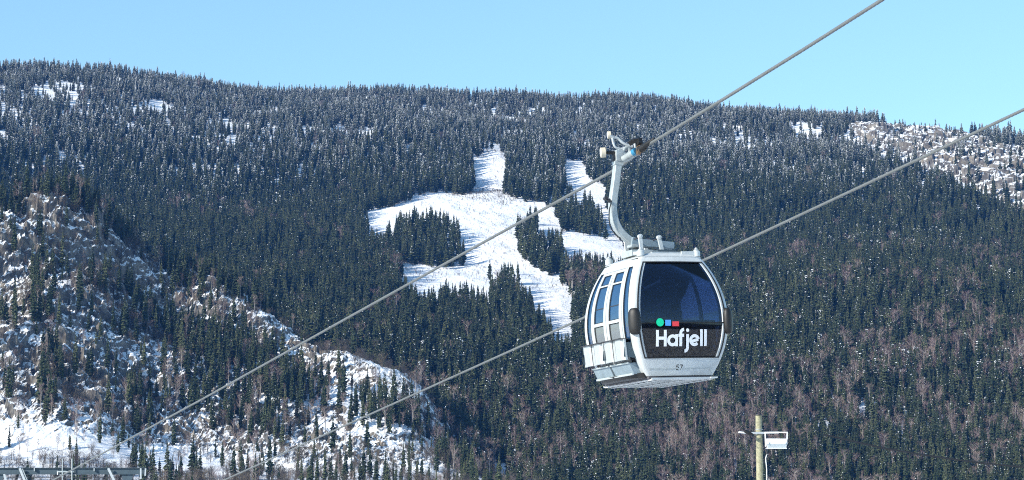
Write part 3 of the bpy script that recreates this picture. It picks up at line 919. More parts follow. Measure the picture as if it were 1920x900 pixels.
# corner pillars and bands
fr = MB()
for sx in (-1, 1):
    for sy in (-1, 1):
        vs_, fs_ = [], []
        na, nzz = 7, 22
        for j in range(nzz + 1):
            z = ZT * j / nzz
            X_, Y_ = hx(z), hy(z)
            cx, cyy = sx * (X_ - RC), sy * (Y_ - RC)
            ring = []
            for k in range(na + 1):
                an = math.pi / 2 * k / na
                ring.append((cx + sx * RC * math.cos(an), cyy + sy * RC * math.sin(an), z + FZ))
            ring = [(sx * X_, cyy - sy * 0.02, z + FZ)] + ring + [(cx - sx * 0.05, sy * (Y_ + .004), z + FZ)]
            inn = [(p[0] - sx * .045, p[1] - sy * .045, p[2]) for p in ring]
            vs_ += ring + inn[::-1]
        w_ = 2 * (na + 3)
        for j in range(nzz):
            for k in range(w_):
                fs_.append((j * w_ + k, j * w_ + (k + 1) % w_, (j + 1) * w_ + (k + 1) % w_, (j + 1) * w_ + k))
        fs_.append(tuple(range(w_))); fs_.append(tuple(nzz * w_ + k for k in range(w_)))
        fr.add(vs_, fs_, 'paint')
for sd in 'fb':
    patch(fr, sd, -1, 1, 1.865, ZT, 'paint', 0.004, .04, 14, 3)
    patch(fr, sd, -1, 1, 0.0, 0.275, 'paint', 0.004, .04, 14, 6)
for sd in 'lr':
    patch(fr, sd, -1, 1, 1.80, ZT, 'paint', 0.0, .04, 14, 4)
    patch(fr, sd, -1, 1, 0.0, 0.12, 'galv', -0.01, .04, 14, 2)
    for s_ in (-1, 1):
        a_, b_ = sorted((s_ * .90, s_ * 1.0))
        patch(fr, sd, a_, b_, 0.0, 1.80, 'paint', 0.0, .05, 3, 20)
        pc_ = .675 if sd == 'l' else .02
        patch(fr, sd, s_ * pc_ - .020, s_ * pc_ + .020, 0.12, 1.80, 'paint', 0.006 + .001 * s_, .05, 2, 20)
frame = fr.build('cabin_frame', gon, smooth=40)

# glazing
def glazed(name, side, u0, u1, z0, z1, m, off=-0.012, thick=.012, nz=16):
    mb = MB(); patch(mb, side, u0, u1, z0, z1, m, off, thick, 10, nz)
    return mb
for sd, nm in (('f', 'windscreen'), ('b', 'windscreen')):
    ws = glazed(nm, sd, -.965, .965, .85, 1.855, 'glass').build(nm, gon)
    g = MB(); frame_patch(g, sd, -1.0, 1.0, .275, 1.865, .03, .018, 'rubber', 0.010, .03, 20)
    patch(g, sd, -.97, .97, .832, .85, 'rubber', 0.002, .02, 14, 2)
    g.build('gasket', ws)
    lg = glazed('lower_window', sd, -.965, .965, .293, .832, 'glass_low').build('lower_window', gon)
    g = MB(); patch(g, sd, -.93, .93, .79, .815, 'galv', -.05, .02, 14, 1); patch(g, sd, -.93, .93, .44, .455, 'galv', -.06, .02, 14, 1)
    patch(g, sd, -.90, .90, .32, .43, 'interior', -.07, .02, 14, 1); patch(g, sd, -.12, .06, .405, .42, 'white', -.045, .01, 3, 1)
    g.build('inner_trim', lg)
for sd in 'lr':
    for s_ in (-1, 1):
        a, b = sorted((s_ * (.70 if sd == 'l' else .04), s_ * .90))
        o = glazed('side_window', sd, a, b, .30, 1.80, 'glass_side').build('side_window', gon)
        g = MB(); patch(g, sd, a, b, .12, .30, 'dark', -.012, .02, 4, 3); frame_patch(g, sd, a, b, .30, 1.80, .016, .012, 'rubber', .003, .02, 16); g.build('lower_trim', o)
    for s_ in ((-1, 1) if sd == 'l' else ()):
        dm = MB()
        a, b = sorted((s_ * .012, s_ * .648))
        fa, fb = sorted((s_ * .11, s_ * .545))
        for (p0, p1) in ((a, fa), (fb, b)):
            patch(dm, sd, p0, p1, .14, 1.79, 'paint', .012, .045, 3, 20)
        for (q0, q1) in ((.14, .60), (1.745, 1.79), (.905, .955), (1.555, 1.58)):
            patch(dm, sd, fa, fb, q0, q1, 'paint', .010, .04, 6, 3)
        patch(dm, sd, fa, fb, 1.185, 1.20, 'dark', -.002, .02, 6, 2)
        for (q0, q1) in ((1.58, 1.745), (.955, 1.555), (.60, .905)):
            frame_patch(dm, sd, fa, fb, q0, q1, .022, .012, 'rubber', .002, .02, 8)
        door = dm.build('door', gon, smooth=40)
        for (q0, q1, mm) in ((1.58, 1.745, 'glass_side'), (.955, 1.555, 'glass_side'), (.60, .905, 'frosted')):
            glazed('window', sd, fa, fb, q0, q1, mm, -.008, .01, 8).build('window', door)
    if sd == 'r': continue
    # ski rack on the door leaves
    sgn = -1
    rk = MB()
    for (y0, y1) in ((0.82, 0.02), (-.02, -.80)):
        n_ = 24; prof = []
        for i in range(n_ + 1):
            t_ = i / n_
            o_ = .125 + (.030 if (.10 < t_ < .38 or .60 < t_ < .90) else 0.0)
            prof.append((y0 + (y1 - y0) * t_, o_))
        vs_ = []
        for (yy, oo) in prof:
            for (zz, sc_) in ((.27, -.05), (.605, 0)):
                xo = (hx(.6) + oo + sc_ * .5)
                vs_.append((sgn * xo, yy, zz + FZ))
            for (zz, sc_) in ((.605, 0), (.27, -.05)):
                xo = (hx(.6) + oo + sc_ * .5) - .03
                vs_.append((sgn * xo, yy, zz + FZ))
        fs_ = []
        for i in range(n_):
            for k in range(4):
                fs_.append((i * 4 + k, i * 4 + (k + 1) % 4, (i + 1) * 4 + (k + 1) % 4, (i + 1) * 4 + k))
        fs_ += [(0, 1, 2, 3), tuple(n_ * 4 + k for k in (3, 2, 1, 0))]
        rk.add(vs_, fs_, 'alu')
        for t_ in (.42, .56):
            yy = y0 + (y1 - y0) * t_
            rk.bar((sgn * (hx(.6) + .102), yy, .275 + FZ), (sgn * (hx(.6) + .129), yy, .60 + FZ), .008, .012, 'dark', (0, 1, 0))
        for yy in (y0, y1):
            e_ = 0.012 if yy == y0 else -0.012
            rk.bar((sgn * (hx(.3) - .0), yy - e_, .42 + FZ), (sgn * (hx(.6) + .12), yy - e_, .44 + FZ), .012, .24, 'steel_blue')
        rk.bar((sgn * (hx(.6) + .10), y0 - .03, .612 + FZ), (sgn * (hx(.6) + .10), y1 + .03, .612 + FZ), .18, .012, 'dark')
    rk.build('ski_rack', gon, smooth=20)
    # boot and ski trays under the rack
    for (y0, y1) in ((0.70, 0.05), (-.02, -.72)):
        tr_ = MB()
        yc = (y0 + y1) / 2; L_ = abs(y1 - y0)
        xo = hx(.2)
        vs_ = []
        for yy in (y0, y1):
            vs_ += [(sgn * (xo - .02), yy, .24 + FZ), (sgn * (xo + .14), yy, .22 + FZ), (sgn * (xo + .06), yy, .05 + FZ), (sgn * (xo - .10), yy, .03 + FZ)]
        tr_.add(vs_, [(0, 1, 2, 3), (7, 6, 5, 4), (0, 4, 5, 1), (1, 5, 6, 2), (2, 6, 7, 3), (3, 7, 4, 0)], 'beam_grey')
        tr_.bar((sgn * (xo + .15), y0, .225 + FZ), (sgn * (xo + .15), y1, .225 + FZ), .03, .02, 'alu')
        tr_.bar((sgn * (xo + .075), y0, .045 + FZ), (sgn * (xo + .075), y1, .045 + FZ), .03, .03, 'alu')
        tr_.build('ski_tray', gon, smooth=20)
    # curved rubber guide under the doors
    gb = MB(); vs_ = []
    n_ = 24
    for i in range(n_ + 1):
        t_ = -1 + 2 * i / n_
        yy = .80 * t_
        xo = hx(0) + .02 + .17 * (1 - t_ * t_) ** .5 * .9
        vs_ += [(sgn * xo, yy, -.02 + FZ), (sgn * (xo + .03), yy, .055 + FZ), (sgn * (xo - .12), yy, .075 + FZ), (sgn * (xo - .15), yy, -.03 + FZ)]
    fs_ = [(i * 4 + k, i * 4 + (k + 1) % 4, (i + 1) * 4 + (k + 1) % 4, (i + 1) * 4 + k) for i in range(n_) for k in range(4)] + [(0, 1, 2, 3), (n_ * 4 + 3, n_ * 4 + 2, n_ * 4 + 1, n_ * 4)]
    gb.add(vs_, fs_, 'rubber')
    gb.build('guide_bumper', gon, smooth=40)

# floor plate and floor
fp = MB()
fp.box((0, 0, -.012 + .0), (1.10, 1.84, .018), 'snow_plate')
fp.box((0, -.935, .0), (1.12, .03, .03), 'alu')
fp.box((0, .935, .0), (1.12, .03, .03), 'alu')
for i in range(9):
    fp.box((0, -.82 + i * .205, -.026), (1.04, .022, .010), 'galv')
for s_ in (-.45, 0, .45):
    fp.box((s_, 0, -.0335), (.05, 1.7, .005), 'alu')
fp.box((.54, -.90, .006), (.12, .16, .02), 'paint')
fp.build('floor_plate', gon)
fl = MB(); fl.box((0, 0, .022), (1.16, 1.70, .04), 'interior')
# benches along both ends
for s_ in (-1, 1):
    fl.box((0, s_ * .62, .46), (1.25, .42, .06), 'interior')
    fl.box((0, s_ * .80, .25), (1.15, .05, .42), 'interior')
    fl.box((0, s_ * .87, .74), (1.30, .06, .40), 'interior')
fl.build('bench', gon, bevel=.01)
# inner posts of the far doors and a grab pole seen through the glass
ip_ = MB()
ip_.tube([(-.10, .2, .05), (-.10, .2, 1.95)], .018, 'galv', 8)
ip_.box((0, 0, 1.93), (1.0, 1.35, .03), 'interior')
for s_ in (-1, 1):
    ip_.tube([(s_ * .76, .1, .9), (s_ * .76, -.9, .92)], .012, 'galv', 8)
ip_.build('grab_pole', gon)

# groove and bracket on the lower front band
gr_ = MB(); patch(gr_, 'f', -.97, .93, .098, .118, 'galv', .0075, .01, 12, 1)
patch(gr_, 'f', .90, .93, .055, .125, 'galv', .010, .01, 2, 1)
gr_.build('seam', gon)

# corner bumpers
for s_ in (-1, 1):
    for sy in (-1,):
        b = MB(); vs_, fs_ = [], []
        n1, n2_ = 14, 16
        for j in range(n1 + 1):
            la = math.pi * j / n1 - math.pi / 2
            for k in range(n2_):
                lo_ = 2 * math.pi * k / n2_
                ex = lambda v, p: math.copysign(abs(v) ** p, v)
                cz = ex(math.sin(la), .75) * .215
                rr_ = abs(math.cos(la)) ** .55
                lx, ly = rr_ * ex(math.cos(lo_), .9) * .075, rr_ * ex(math.sin(lo_), .9) * .105
                vs_.append((lx, ly, cz))
        for j in range(n1):
            for k in range(n2_):
                fs_.append((j * n2_ + k, j * n2_ + (k + 1) % n2_, (j + 1) * n2_ + (k + 1) % n2_, (j + 1) * n2_ + k))
        zc = .87
        an = math.atan2(sy, s_)
        rm = Matrix.Rotation(R(45) * s_ * sy, 3, 'Z')
        ctr = Vector((s_ * (hx(zc) - .025), sy * (hy(zc) - .015), zc + FZ))
        b.add([(rm @ Vector(v)) + ctr for v in vs_], fs_, 'rubber')
        b.build('corner_bumper', gon, smooth=60)

# lettering (strokes that follow the curved glass)
def ribbon(mb, pts, w, m, off, x0, z0, unit, closed=False, roundcap=False):
    pts = [np.array(p, float) for p in pts]
    dense = []
    for a, b in zip(pts[:-1], pts[1:]):
        k = max(1, int(np.linalg.norm(b - a) / .12))
        for i in range(k): dense.append(a + (b - a) * i / k)
    dense.append(pts[-1])
    vs_, fs_ = [], []
    n_ = len(dense)
    for i, p in enumerate(dense):
        if closed and i in (0, n_ - 1): t = dense[1] - dense[-2]
        else: t = dense[min(i + 1, n_ - 1)] - dense[max(i - 1, 0)]
        t = t / (np.linalg.norm(t) + 1e-9); nrm = np.array([-t[1], t[0]])
        for s_ in (1, -1):
            q = p + nrm * s_ * w / 2
            x = x0 + q[0] * unit; z = z0 + q[1] * unit
            vs_.append(surf('f', x / (hx(z) - RC), z, off))
    for i in range(n_ - 1): fs_.append((2 * i, 2 * i + 1, 2 * i + 3, 2 * i + 2))
    mb.add(vs_, fs_, m)
def disc(mb, c, rx, rz_, m, off, x0, z0, unit, n_=28):
    vs_ = []
    for k in range(n_):
        a = 2 * math.pi * k / n_
        x = x0 + (c[0] + rx * math.cos(a)) * unit; z = z0 + (c[1] + rz_ * math.sin(a)) * unit
        vs_.append(surf('f', x / (hx(z) - RC), z, off))
    mb.add(vs_, [tuple(range(n_))], m)
def arc(cx, cz, r, a0, a1, n_=20, rz_=None):
    return [(cx + r * math.cos(R(a0 + (a1 - a0) * i / n_)), cz + (rz_ or r) * math.sin(R(a0 + (a1 - a0) * i / n_))) for i in range(n_ + 1)]

lx0, lz0 = Lp(1230.5, 649.5, -1.0); lz0 -= FZ
rx1, _ = Lp(1325.5, 652.5, -1.0)
UN = (rx1 - lx0) / 3.45
UNZ = UN
SW = .19
letters = [
    [[(.1, 0), (.1, 1.0)], [(.62, 0), (.62, 1.0)], [(.12, .5), (.6, .5)]],
    [arc(1.11, .36, .27, 0, 360), [(1.38, 0), (1.38, .73)]],
    [[(1.66, 0), (1.66, .80)] + arc(1.88, .80, .22, 172, 88, 8), [(1.50, .66), (1.88, .66)]],
    [[(2.12, .73), (2.12, -.10)] + arc(1.92, -.10, .20, -8, -88, 8)],
    [arc(2.60, .36, .27, 12, 318), [(2.36, .27), (2.86, .41)]],
    [[(3.08, 0), (3.08, 1.02)]],
    [[(3.36, 0), (3.36, 1.02)]],
]
lt = MB(); o_ = .004
for L_ in letters:
    for st in L_:
        o_ += .0006
        ribbon(lt, st, SW, 'white', o_, lx0, lz0, UN, closed=(len(st) == 21 and L_ is letters[1]))
disc(lt, (2.12, .97), .11, .11, 'white', o_ + .0006, lx0, lz0, UN)
lt.build('lettering', gon, label='white company lettering on the lower front window')
mk = MB()
cx_, cz_ = Lp(1236.5, 604.5, -1.0)
disc(mk, (0, 0), .066, .066, 'green', .005, cx_, cz_ - FZ, 1.0)
for (pa, mm) in (((1246, 600, 1256, 611), 'blue'), ((1259, 603, 1271, 612), 'red')):
    xa, za = Lp(pa[0], pa[3], -1.0); xb, zb = Lp(pa[2], pa[1], -1.0); za -= FZ; zb -= FZ
    mk.add([surf('f', x / (hx(z) - RC), z, .012) for x, z in ((xa, za), (xb, za), (xb, zb), (xa, zb))], [(0, 1, 2, 3)], mm)
mk.build('emblem', gon, label='green dot, blue square and red block above the lettering')
nm_ = MB()
nx0, nz0 = Lp(1267.5, 693.3, -.9); nz0 -= FZ
un = .072
five = [(.55, 1), (.08, 1), (.04, .56), (.3, .62), (.52, .5), (.56, .28), (.42, .06), (.2, 0), (0, .06)]
seven = [(.82, .98), (1.42, .98), (1.02, 0)]
ribbon(nm_, five, .17, 'ink', .0062, nx0, nz0, un * 1.05)
ribbon(nm_, seven, .17, 'ink', .0070, nx0, nz0, un * 1.05)
nm_.build('number', gon, label='cabin number 57 in thin black digits')

# roof
rf = MB()
def rring(z, dx, dy, n_=5):
    X_, Y_ = hx(ZT) + dx, hy(ZT) + dy
    out_ = []
    for (sx, sy, a0) in ((1, 1, 0), (-1, 1, 90), (-1, -1, 180), (1, -1, 270)):
        rc = .12
        for k in range(n_ + 1):
            a = R(a0 + 90 * k / n_)
            out_.append((sx * (X_ - rc) + rc * math.cos(a), sy * (Y_ - rc) + rc * math.sin(a), z + FZ))
    return out_
rings = [rring(ZT - .01, .012, .012), rring(ZT + .012, .018, .018), rring(ZT + .02, -.01, -.01), rring(ZT + .075, -.16, -.06), rring(ZT + .095, -.30, -.24), rring(ZT + .095, -.42, -.5)]
nn = len(rings[0]); vs_ = [p for r_ in rings for p in r_]; fs_ = []
for j in range(len(rings) - 1):
    for k in range(nn): fs_.append((j * nn + k, j * nn + (k + 1) % nn, (j + 1) * nn + (k + 1) % nn, (j + 1) * nn + k))
fs_.append(tuple((len(rings) - 1) * nn + k for k in range(nn))); fs_.append(tuple(range(nn))[::-1])
rf.add(vs_, fs_, 'paint')
roof = rf.build('roof', gon, smooth=25)
g = MB()
for sx in (-1, 1):
    g.bar((sx * (hx(ZT) + .012), -hy(ZT) + .05, ZT - .012 + FZ), (sx * (hx(ZT) + .012), hy(ZT) - .05, ZT - .012 + FZ), .012, .012, 'rubber')
# cross members and rails on the roof
g.bar((-.30, -.60, ZT + .075 + FZ), (.50, -.60, ZT + .075 + FZ), .07, .05, 'galv')
g.bar((.22, -.62, ZT + .07 + FZ), (.52, -.62, ZT + .075 + FZ), .08, .07, 'paint')
g.bar((-.55, -.55, ZT + .085 + FZ), (-.30, -.2, ZT + .115 + FZ), .10, .05, 'paint')
g.box((.08, -.30, ZT + .13 + FZ), (.34, .22, .07), 'steel_blue')
g.box((-.20, .1, ZT + .15 + FZ), (.42, .40, .10), 'galv')
g.build('roof_rail', roof)
for sx in (-1, 1):
    for sy in (-1, 1):
        p = MB()
        c_ = Vector((sx * (hx(ZT) - .055), sy * (hy(ZT) - .08), ZT + .02 + FZ))
        p.tube([c_ + Vector((0, 0, q_)) for q_ in (0, .01, .085, .098)], [.05, .064, .064, .050], 'paint', 20)
        p.tube([c_ + Vector((0, 0, q_)) for q_ in (.098, .11, .125)], [.045, .045, .030], 'galv', 16)
        p.tube([c_ + Vector((0, 0, q_)) for q_ in (.12, .145, .155)], [.022, .022, .008], 'paint', 12)
        p.build('stabiliser_pad', roof, smooth=40)

# suspension posts
sus = MB()
for yl in (-.28, .28):
    for (pt, pb) in (((1200, 443), (1204, 480)), ((1235.5, 445), (1244, 484))):
        xt, zt_ = Lp(pt[0], pt[1], -.28); xb, zb = Lp(pb[0], pb[1], -.28)
        sus.bar((xb, yl, ZT + .06 + FZ), (xt, yl, zt_), .060, .035, 'paint', (0, 1, 0))
        sus.tube([(xt, yl - .035, zt_), (xt, yl + .035, zt_)], .034, 'paint', 14)
        sus.tube([(xt, yl - .055, zt_), (xt, yl + .055, zt_)], .016, 'galv', 8)
        sus.box((xb, yl, ZT + .08 + FZ), (.10, .08, .03), 'galv')
for (p_) in ((1200, 443), (1235.5, 445)):
    xt, zt_ = Lp(p_[0], p_[1], -.28)
    sus.tube([(xt, -.28, zt_ - .02), (xt, .28, zt_ - .02)], .012, 'dark', 8)
sus.build('suspension_link', gon, smooth=40)

# arm
def smooth_path(pts, n_=6):
    pts = [np.array(p, float) for p in pts]; out_ = []
    P_ = [2 * pts[0] - pts[1]] + pts + [2 * pts[-1] - pts[-2]]
    for i in range(1, len(P_) - 2):
        p0, p1, p2, p3 = P_[i - 1:i + 3]
        for k in range(n_):
            t = k / n_
            out_.append(.5 * ((2 * p1) + (-p0 + p2) * t + (2 * p0 - 5 * p1 + 4 * p2 - p3) * t * t + (-p0 + 3 * p1 - 3 * p2 + p3) * t ** 3))
    out_.append(pts[-1]); return out_
apx = [(1159, 292), (1156.5, 320), (1153.5, 345), (1150, 370), (1148.5, 392), (1151.5, 412), (1159.5, 430), (1172, 444), (1186, 455)]
ap = [Lp(x, y) for x, y in apx]
path = [(p[0], 0, p[1]) for p in smooth_path(ap)]
ar = MB(); ar.tube(path, 1.0, 'arm_grey', section=(.125, .115))
x1, z1 = Lp(1183, 454); x2, z2 = Lp(1262, 461)
ar.build('hanger_arm', gon, smooth=30, bevel=.012)
bm_ = MB()
bm_.tube([(x1 - .02, 0, z1 + .005), (x1 + .12, 0, z1 - .015), (x1 + .35, 0, (z1 + z2) / 2), (x2, 0, z2)], [1.08, .95, .88, .82], 'beam_grey', section=(.15, .14))
bm_.box((x1 + .03, 0, z1 - .07), (.14, .17, .05), 'galv')
bm_.box((x1 + .10, 0, z1 - .13), (.07, .12, .10), 'dark')
bm_.box((x1 + .42, 0, z2 - .11), (.10, .12, .09), 'dark')
bm_.build('hanger_beam', gon, smooth=30, bevel=.012)
cb = MB()
cpts = [(1146, 380), (1142.5, 395), (1142.5, 415), (1147, 430), (1158, 443), (1164, 447)]
cb.tube([(p[0], -.09, p[1]) for p in smooth_path([Lp(x, y, -.09) for x, y in cpts])], .010, 'rubber', 6)
cpts = [(1186, 450), (1198, 447), (1212, 450), (1230, 452), (1240, 449)]
cb.tube([(p[0], -.05, p[1]) for p in smooth_path([Lp(x, y, -.05) for x, y in cpts])], .010, 'rubber', 6)
for (x, y, r_) in ((1135, 372, .028), (1141, 375, .022), (1144, 378, .018)):
    q_ = Lp(x, y, -.09); cb.tube([(q_[0], -.13, q_[1]), (q_[0], -.05, q_[1])], r_, 'dark', 10)
a_ = Lp(1135, 373, -.09); b_ = Lp(1150, 377, -.09); cb.tube([(a_[0], -.09, a_[1]), (b_[0], -.05, b_[1])], .010, 'dark', 6)
cb.build('cable', gon)

# grip
def G3(x, y, yl=0.0):
    q_ = Lp(x, y, yl); return (q_[0], yl, q_[1])
gp = MB()
gp.tube([G3(1159, 283), G3(1159, 303)], 1.0, 'galv', section=(.16, .13))
gp.tube([G3(1158, 303), G3(1158, 310)], 1.0, 'arm_grey', section=(.14, .15))
gp.tube([G3(1158, 284, -.02), G3(1166, 284, -.02), G3(1171, 291, -.04)], [.05, .05, .045], 'galv', 12)
gp.tube([G3(1138, 286), G3(1158, 287)], .030, 'rubber', 14)
gp.bar(G3(1152, 286), G3(1152, 303), .06, .05, 'dark')
gp.tube(smooth_path([G3(1169, 298, -.12), G3(1180, 291.5, -.24), G3(1189, 285.5, -.34)]), .056, 'arm_grey', 16)
gp.tube([G3(1187.5, 286.5, -.33), G3(1192.5, 283, -.39)], .060, 'ring_blue', 16)
gp.tube([G3(1195.5, 290, -.42), G3(1199.5, 274, -.42)], 1, 'bronze', section=(.12, .055))
gp.tube([G3(1200, 281, -.42), G3(1210, 274, -.56)], [.070, .055], 'rubber', 12)
gp.tube([G3(1209, 273.5, -.56), G3(1227, 260, -.80)], [.054, .022], 'rubber', 10)
gp.tube(smooth_path([G3(1180, 269, -.2), G3(1188, 264, -.25), G3(1200, 262.5, -.3)]), 1.0, 'rubber', section=(.12, .075))
gp.tube([G3(1197.5, 262, -.3), G3(1199, 272, -.35)], 1.0, 'rubber', section=(.12, .07))
gp.tube([G3(1190, 268, -.08), G3(1192, 282, -.08)], .022, 'galv', 10)
gp.tube([G3(1196, 268, -.08), G3(1195, 280, -.08)], .016, 'arm_grey', 10)
gp.tube([G3(1172, 302, -.02), G3(1195, 289, -.04)], .028, 'galv', 10)
gp.tube(smooth_path([G3(1168, 285, -.05), G3(1172, 278, -.05), G3(1178, 277, -.05), G3(1180, 285, -.05), G3(1174, 290, -.05)]), .028, 'arm_grey', 10)
grip = gp.build('rope_grip', gon, smooth=40, bevel=.004)
lv = MB()
lv.tube(smooth_path([G3(1150, 258, -.04), G3(1158, 259, -.04), G3(1167, 267, -.05), G3(1176, 272, -.06), G3(1186, 275, -.07)]), [.020] * 4 + [.022] * 21, 'paint', 10)
lv.tube(smooth_path([G3(1148, 258, -.04), G3(1150, 268, -.04), G3(1154, 276, -.04), G3(1163, 279, -.04), G3(1171, 278, -.05)]), .019, 'paint', 10)
lv.tube([G3(1143, 254, -.04), G3(1150, 258, -.04)], .024, 'paint', 10)
lv.build('grip_lever', grip, smooth=50)
for (x, y, r_, w_) in ((1130.5, 286, .084, .075), (1142, 253, .062, .05)):
    rl = MB(); q_ = Vector(G3(x, y, -.0 if r_ > .06 else -.04))
    ax = Vector((1, -.28, .05)).normalized()
    rl.tube([q_ - ax * w_ / 2, q_ + ax * w_ / 2], r_, 'cream', 24)
    rl.tube([q_ - ax * (w_ / 2 + .006), q_ - ax * w_ / 2], r_ * .72, 'white', 20)
    rl.tube([q_ - ax * (w_ / 2 + .012), q_ - ax * (w_ / 2 + .006)], r_ * .34, 'galv', 14)
    rl.build('grip_roller', grip, smooth=50)

# ------------------------------------------------------------------ ropes
TD = Vector((math.sin(TH), -math.cos(TH), 0))      # travel direction in plan
def rope_pt(px, py, G):
    d = ray(px, py)
    nrm = np.array([TD.y, -TD.x])
    t = (nrm[0] * (G[0] - CAM[0]) + nrm[1] * (G[1] - CAM[1])) / (nrm[0] * d[0] + nrm[1] * d[1])
    return CAM + d * t
def rope(name, knots, rad, label):
    K_ = [Vector(k) for k in knots]
    pts = [K_[0]]; 
    out_ = []
    for a, b in zip(K_[:-1], K_[1:]):
        L_ = (b - a).length; n_ = max(2, int(L_ / .035))
        for i in range(n_): out_.append(a.lerp(b, i / n_))
    out_.append(K_[-1])
    P_ = np.array([tuple(p) for p in out_])
    s_ = np.concatenate([[0], np.cumsum(np.linalg.norm(np.diff(P_, axis=0), axis=1))])
    seg = 24
    tdir = np.gradient(P_, axis=0); tdir /= np.linalg.norm(tdir, axis=1)[:, None]
    side = np.cross(tdir, [0, 0, 1.0]); side /= np.linalg.norm(side, axis=1)[:, None]
    upv = np.cross(side, tdir)
    phi = np.linspace(0, 2 * math.pi, seg, endpoint=False)
    ph = phi[None, :] - s_[:, None] * 2 * math.pi / .62
    rr = rad * (0.70 + 0.32 * np.abs(np.cos(ph * 3)) ** 0.6)
    V_ = P_[:, None, :] + side[:, None, :] * (np.cos(phi)[None, :] * rr)[..., None] + upv[:, None, :] * (np.sin(phi)[None, :] * rr)[..., None]
    V_ = np.concatenate([V_, V_[:, :1]], 1)
    o = grid_object(name, V_[..., 0], V_[..., 1], V_[..., 2], M['rope'], smooth=True, label=label, group=None)
    return o
G1 = rope_pt(1178, 301, at_depth(1178, 301, DG))
k1 = [rope_pt(x, y, G1) for x, y in ((-60, 985), (130, 884), (380, 748), (640, 602.5), (900, 458), (1145, 323))] + [G1] + [rope_pt(x, y, G1) for x, y in ((1206, 277.5), (1350, 190), (1500, 97), (1655, -1), (1900, -160))]
r1 = rope('haul_rope', k1, .027, 'upper twisted steel rope that carries the gondola')
r1['category'] = 'rope'
off = Vector((math.cos(TH), math.sin(TH), 0)) * 5.4
G2 = np.array(G1) + np.array(off)
k2 = [rope_pt(x, y, G2) for x, y in ((150, 1030), (425, 898), (700, 774), (1092, 597), (1320, 487.5), (1620, 347), (1925, 203), (2200, 70))]
r2 = rope('haul_rope', k2, .027, 'lower steel rope passing behind the gondola')
r2['category'] = 'rope'

# ------------------------------------------------------------------ floodlight pole
DP = 90.0
fpole = bpy.data.objects.new('floodlight_pole', None)
pb = at_depth(1424, 850, DP)
fpole.location = (pb[0], DP, 0)
link(fpole, label='yellowish wooden pole with two white floodlights in front of the forest', cat='floodlight pole')
def PP(px, py, dy=0.0):
    p = at_depth(px, py, DP + dy); return (p[0] - pb[0], dy, p[2])
top = PP(1424, 779)
p = MB()
p.tube([(-.02 * .0, 0, -1.2), (0, 0, 2.5), (.0, 0, top[2] * .8), (-.015, 0, top[2])], [.155, .142, .132, .118], 'pole', 20)
p.build('pole', fpole, smooth=50)
p = MB(); p.tube([(-.015, 0, top[2] + .002), (-.015, 0, top[2] + .035)], [.15, .14], 'dark', 20)
p.build('cap', fpole, smooth=40)
p = MB()
a_, b_ = PP(1388, 812, -.16), PP(1459, 811, -.16)
p.bar((a_[0] + .3, -.16, a_[2]), (b_[0] + .02, -.16, b_[2]), .05, .075, 'alu')
for z_ in (PP(1424, 805)[2], PP(1424, 814)[2]):
    p.tube([(0, 0, z_ - .012), (0, 0, z_ + .012)], .14, 'galv', 20)
p.build('crossarm', fpole)
# left floodlight seen from its end
l = MB()
c_ = Vector(PP(1393, 813, -.22))
for (pa, pbb, w_, h_, mm) in ((PP(1383.5, 811), PP(1402, 813), .30, .05, 'lamp_white'), (PP(1384, 810), PP(1400, 809.5), .26, .02, 'steel_blue')):
    l.bar((pa[0], -.25, pa[2]), (pbb[0], -.25, pbb[2]), w_, h_, mm)
l.build('floodlight', fpole, bevel=.01, label='left floodlight seen edge on with black bracket')
l = MB()
a_, b_ = PP(1396, 808, -.4), PP(1411, 815, -.4)
l.tube([(a_[0], -.42, a_[2]), ((a_[0] + b_[0]) / 2, -.43, (a_[2] + b_[2]) / 2 - .01), (b_[0], -.40, b_[2])], [.06, .085, .05], 'rubber', 12)
l.build('lamp_bracket', fpole, smooth=50)
# right floodlight: open frame above, box below
l = MB()
Lx, Rx = PP(1432, 812)[0], PP(1475, 812)[0]
zt_, zm, zb = PP(1450, 811.5)[2], PP(1450, 823.5)[2], PP(1450, 841)[2]
yy = -.30
l.bar((Lx, yy, zt_), (Rx, yy, zt_), .04, .04, 'lamp_white')
l.bar((Lx + .018, yy, zt_), (Lx + .03, yy - .02, zb + .06), .04, .035, 'lamp_white', (0, 1, 0))
l.bar((Rx - .018, yy, zt_), (Rx - .03, yy - .02, zm - .05), .04, .035, 'lamp_white', (0, 1, 0))
l.build('lamp_frame', fpole)
l = MB()
xl, xr = Lx + .05, Rx - .04
vs_ = [(xl, yy - .16, zm), (xr, yy - .16, zm), (xr - .0, yy - .28, zm - .20), (xl + .0, yy - .28, zm - .20),
       (xr - .06, yy - .20, zb), (xl + .04, yy - .20, zb), (xl, yy + .12, zm - .02), (xr, yy + .12, zm - .02), (xr - .05, yy + .10, zb + .02), (xl + .04, yy + .10, zb + .02)]
l.add(vs_, [(0, 1, 2, 3), (6, 7, 1, 0), (7, 6, 9, 8), (0, 3, 5, 9, 6), (1, 7, 8, 4, 2), (5, 4, 8, 9)], 'lamp_white')
l.add([vs_[3], vs_[2], vs_[4], vs_[5]], [(0, 1, 2, 3)], 'lamp_glass')
fo = l.build('floodlight', fpole, smooth=20, bevel=.012, label='right floodlight, white box hanging in an open frame')
l = MB()
l.bar((xl - .02, yy - .27, zb - .015), (xr - .03, yy - .25, zb - .015), .04, .035, 'lamp_white')
for xx in (xl + .09, xr - .07): l.bar((xx, yy - .29, zm - .13), (xx - .01, yy - .285, zm - .23), .02, .03, 'galv')
l.build('rim', fo)
l = MB()
cpt = [PP(1435, 843), PP(1437, 852), PP(1435, 860), PP(1437, 880), PP(1437, 905)]
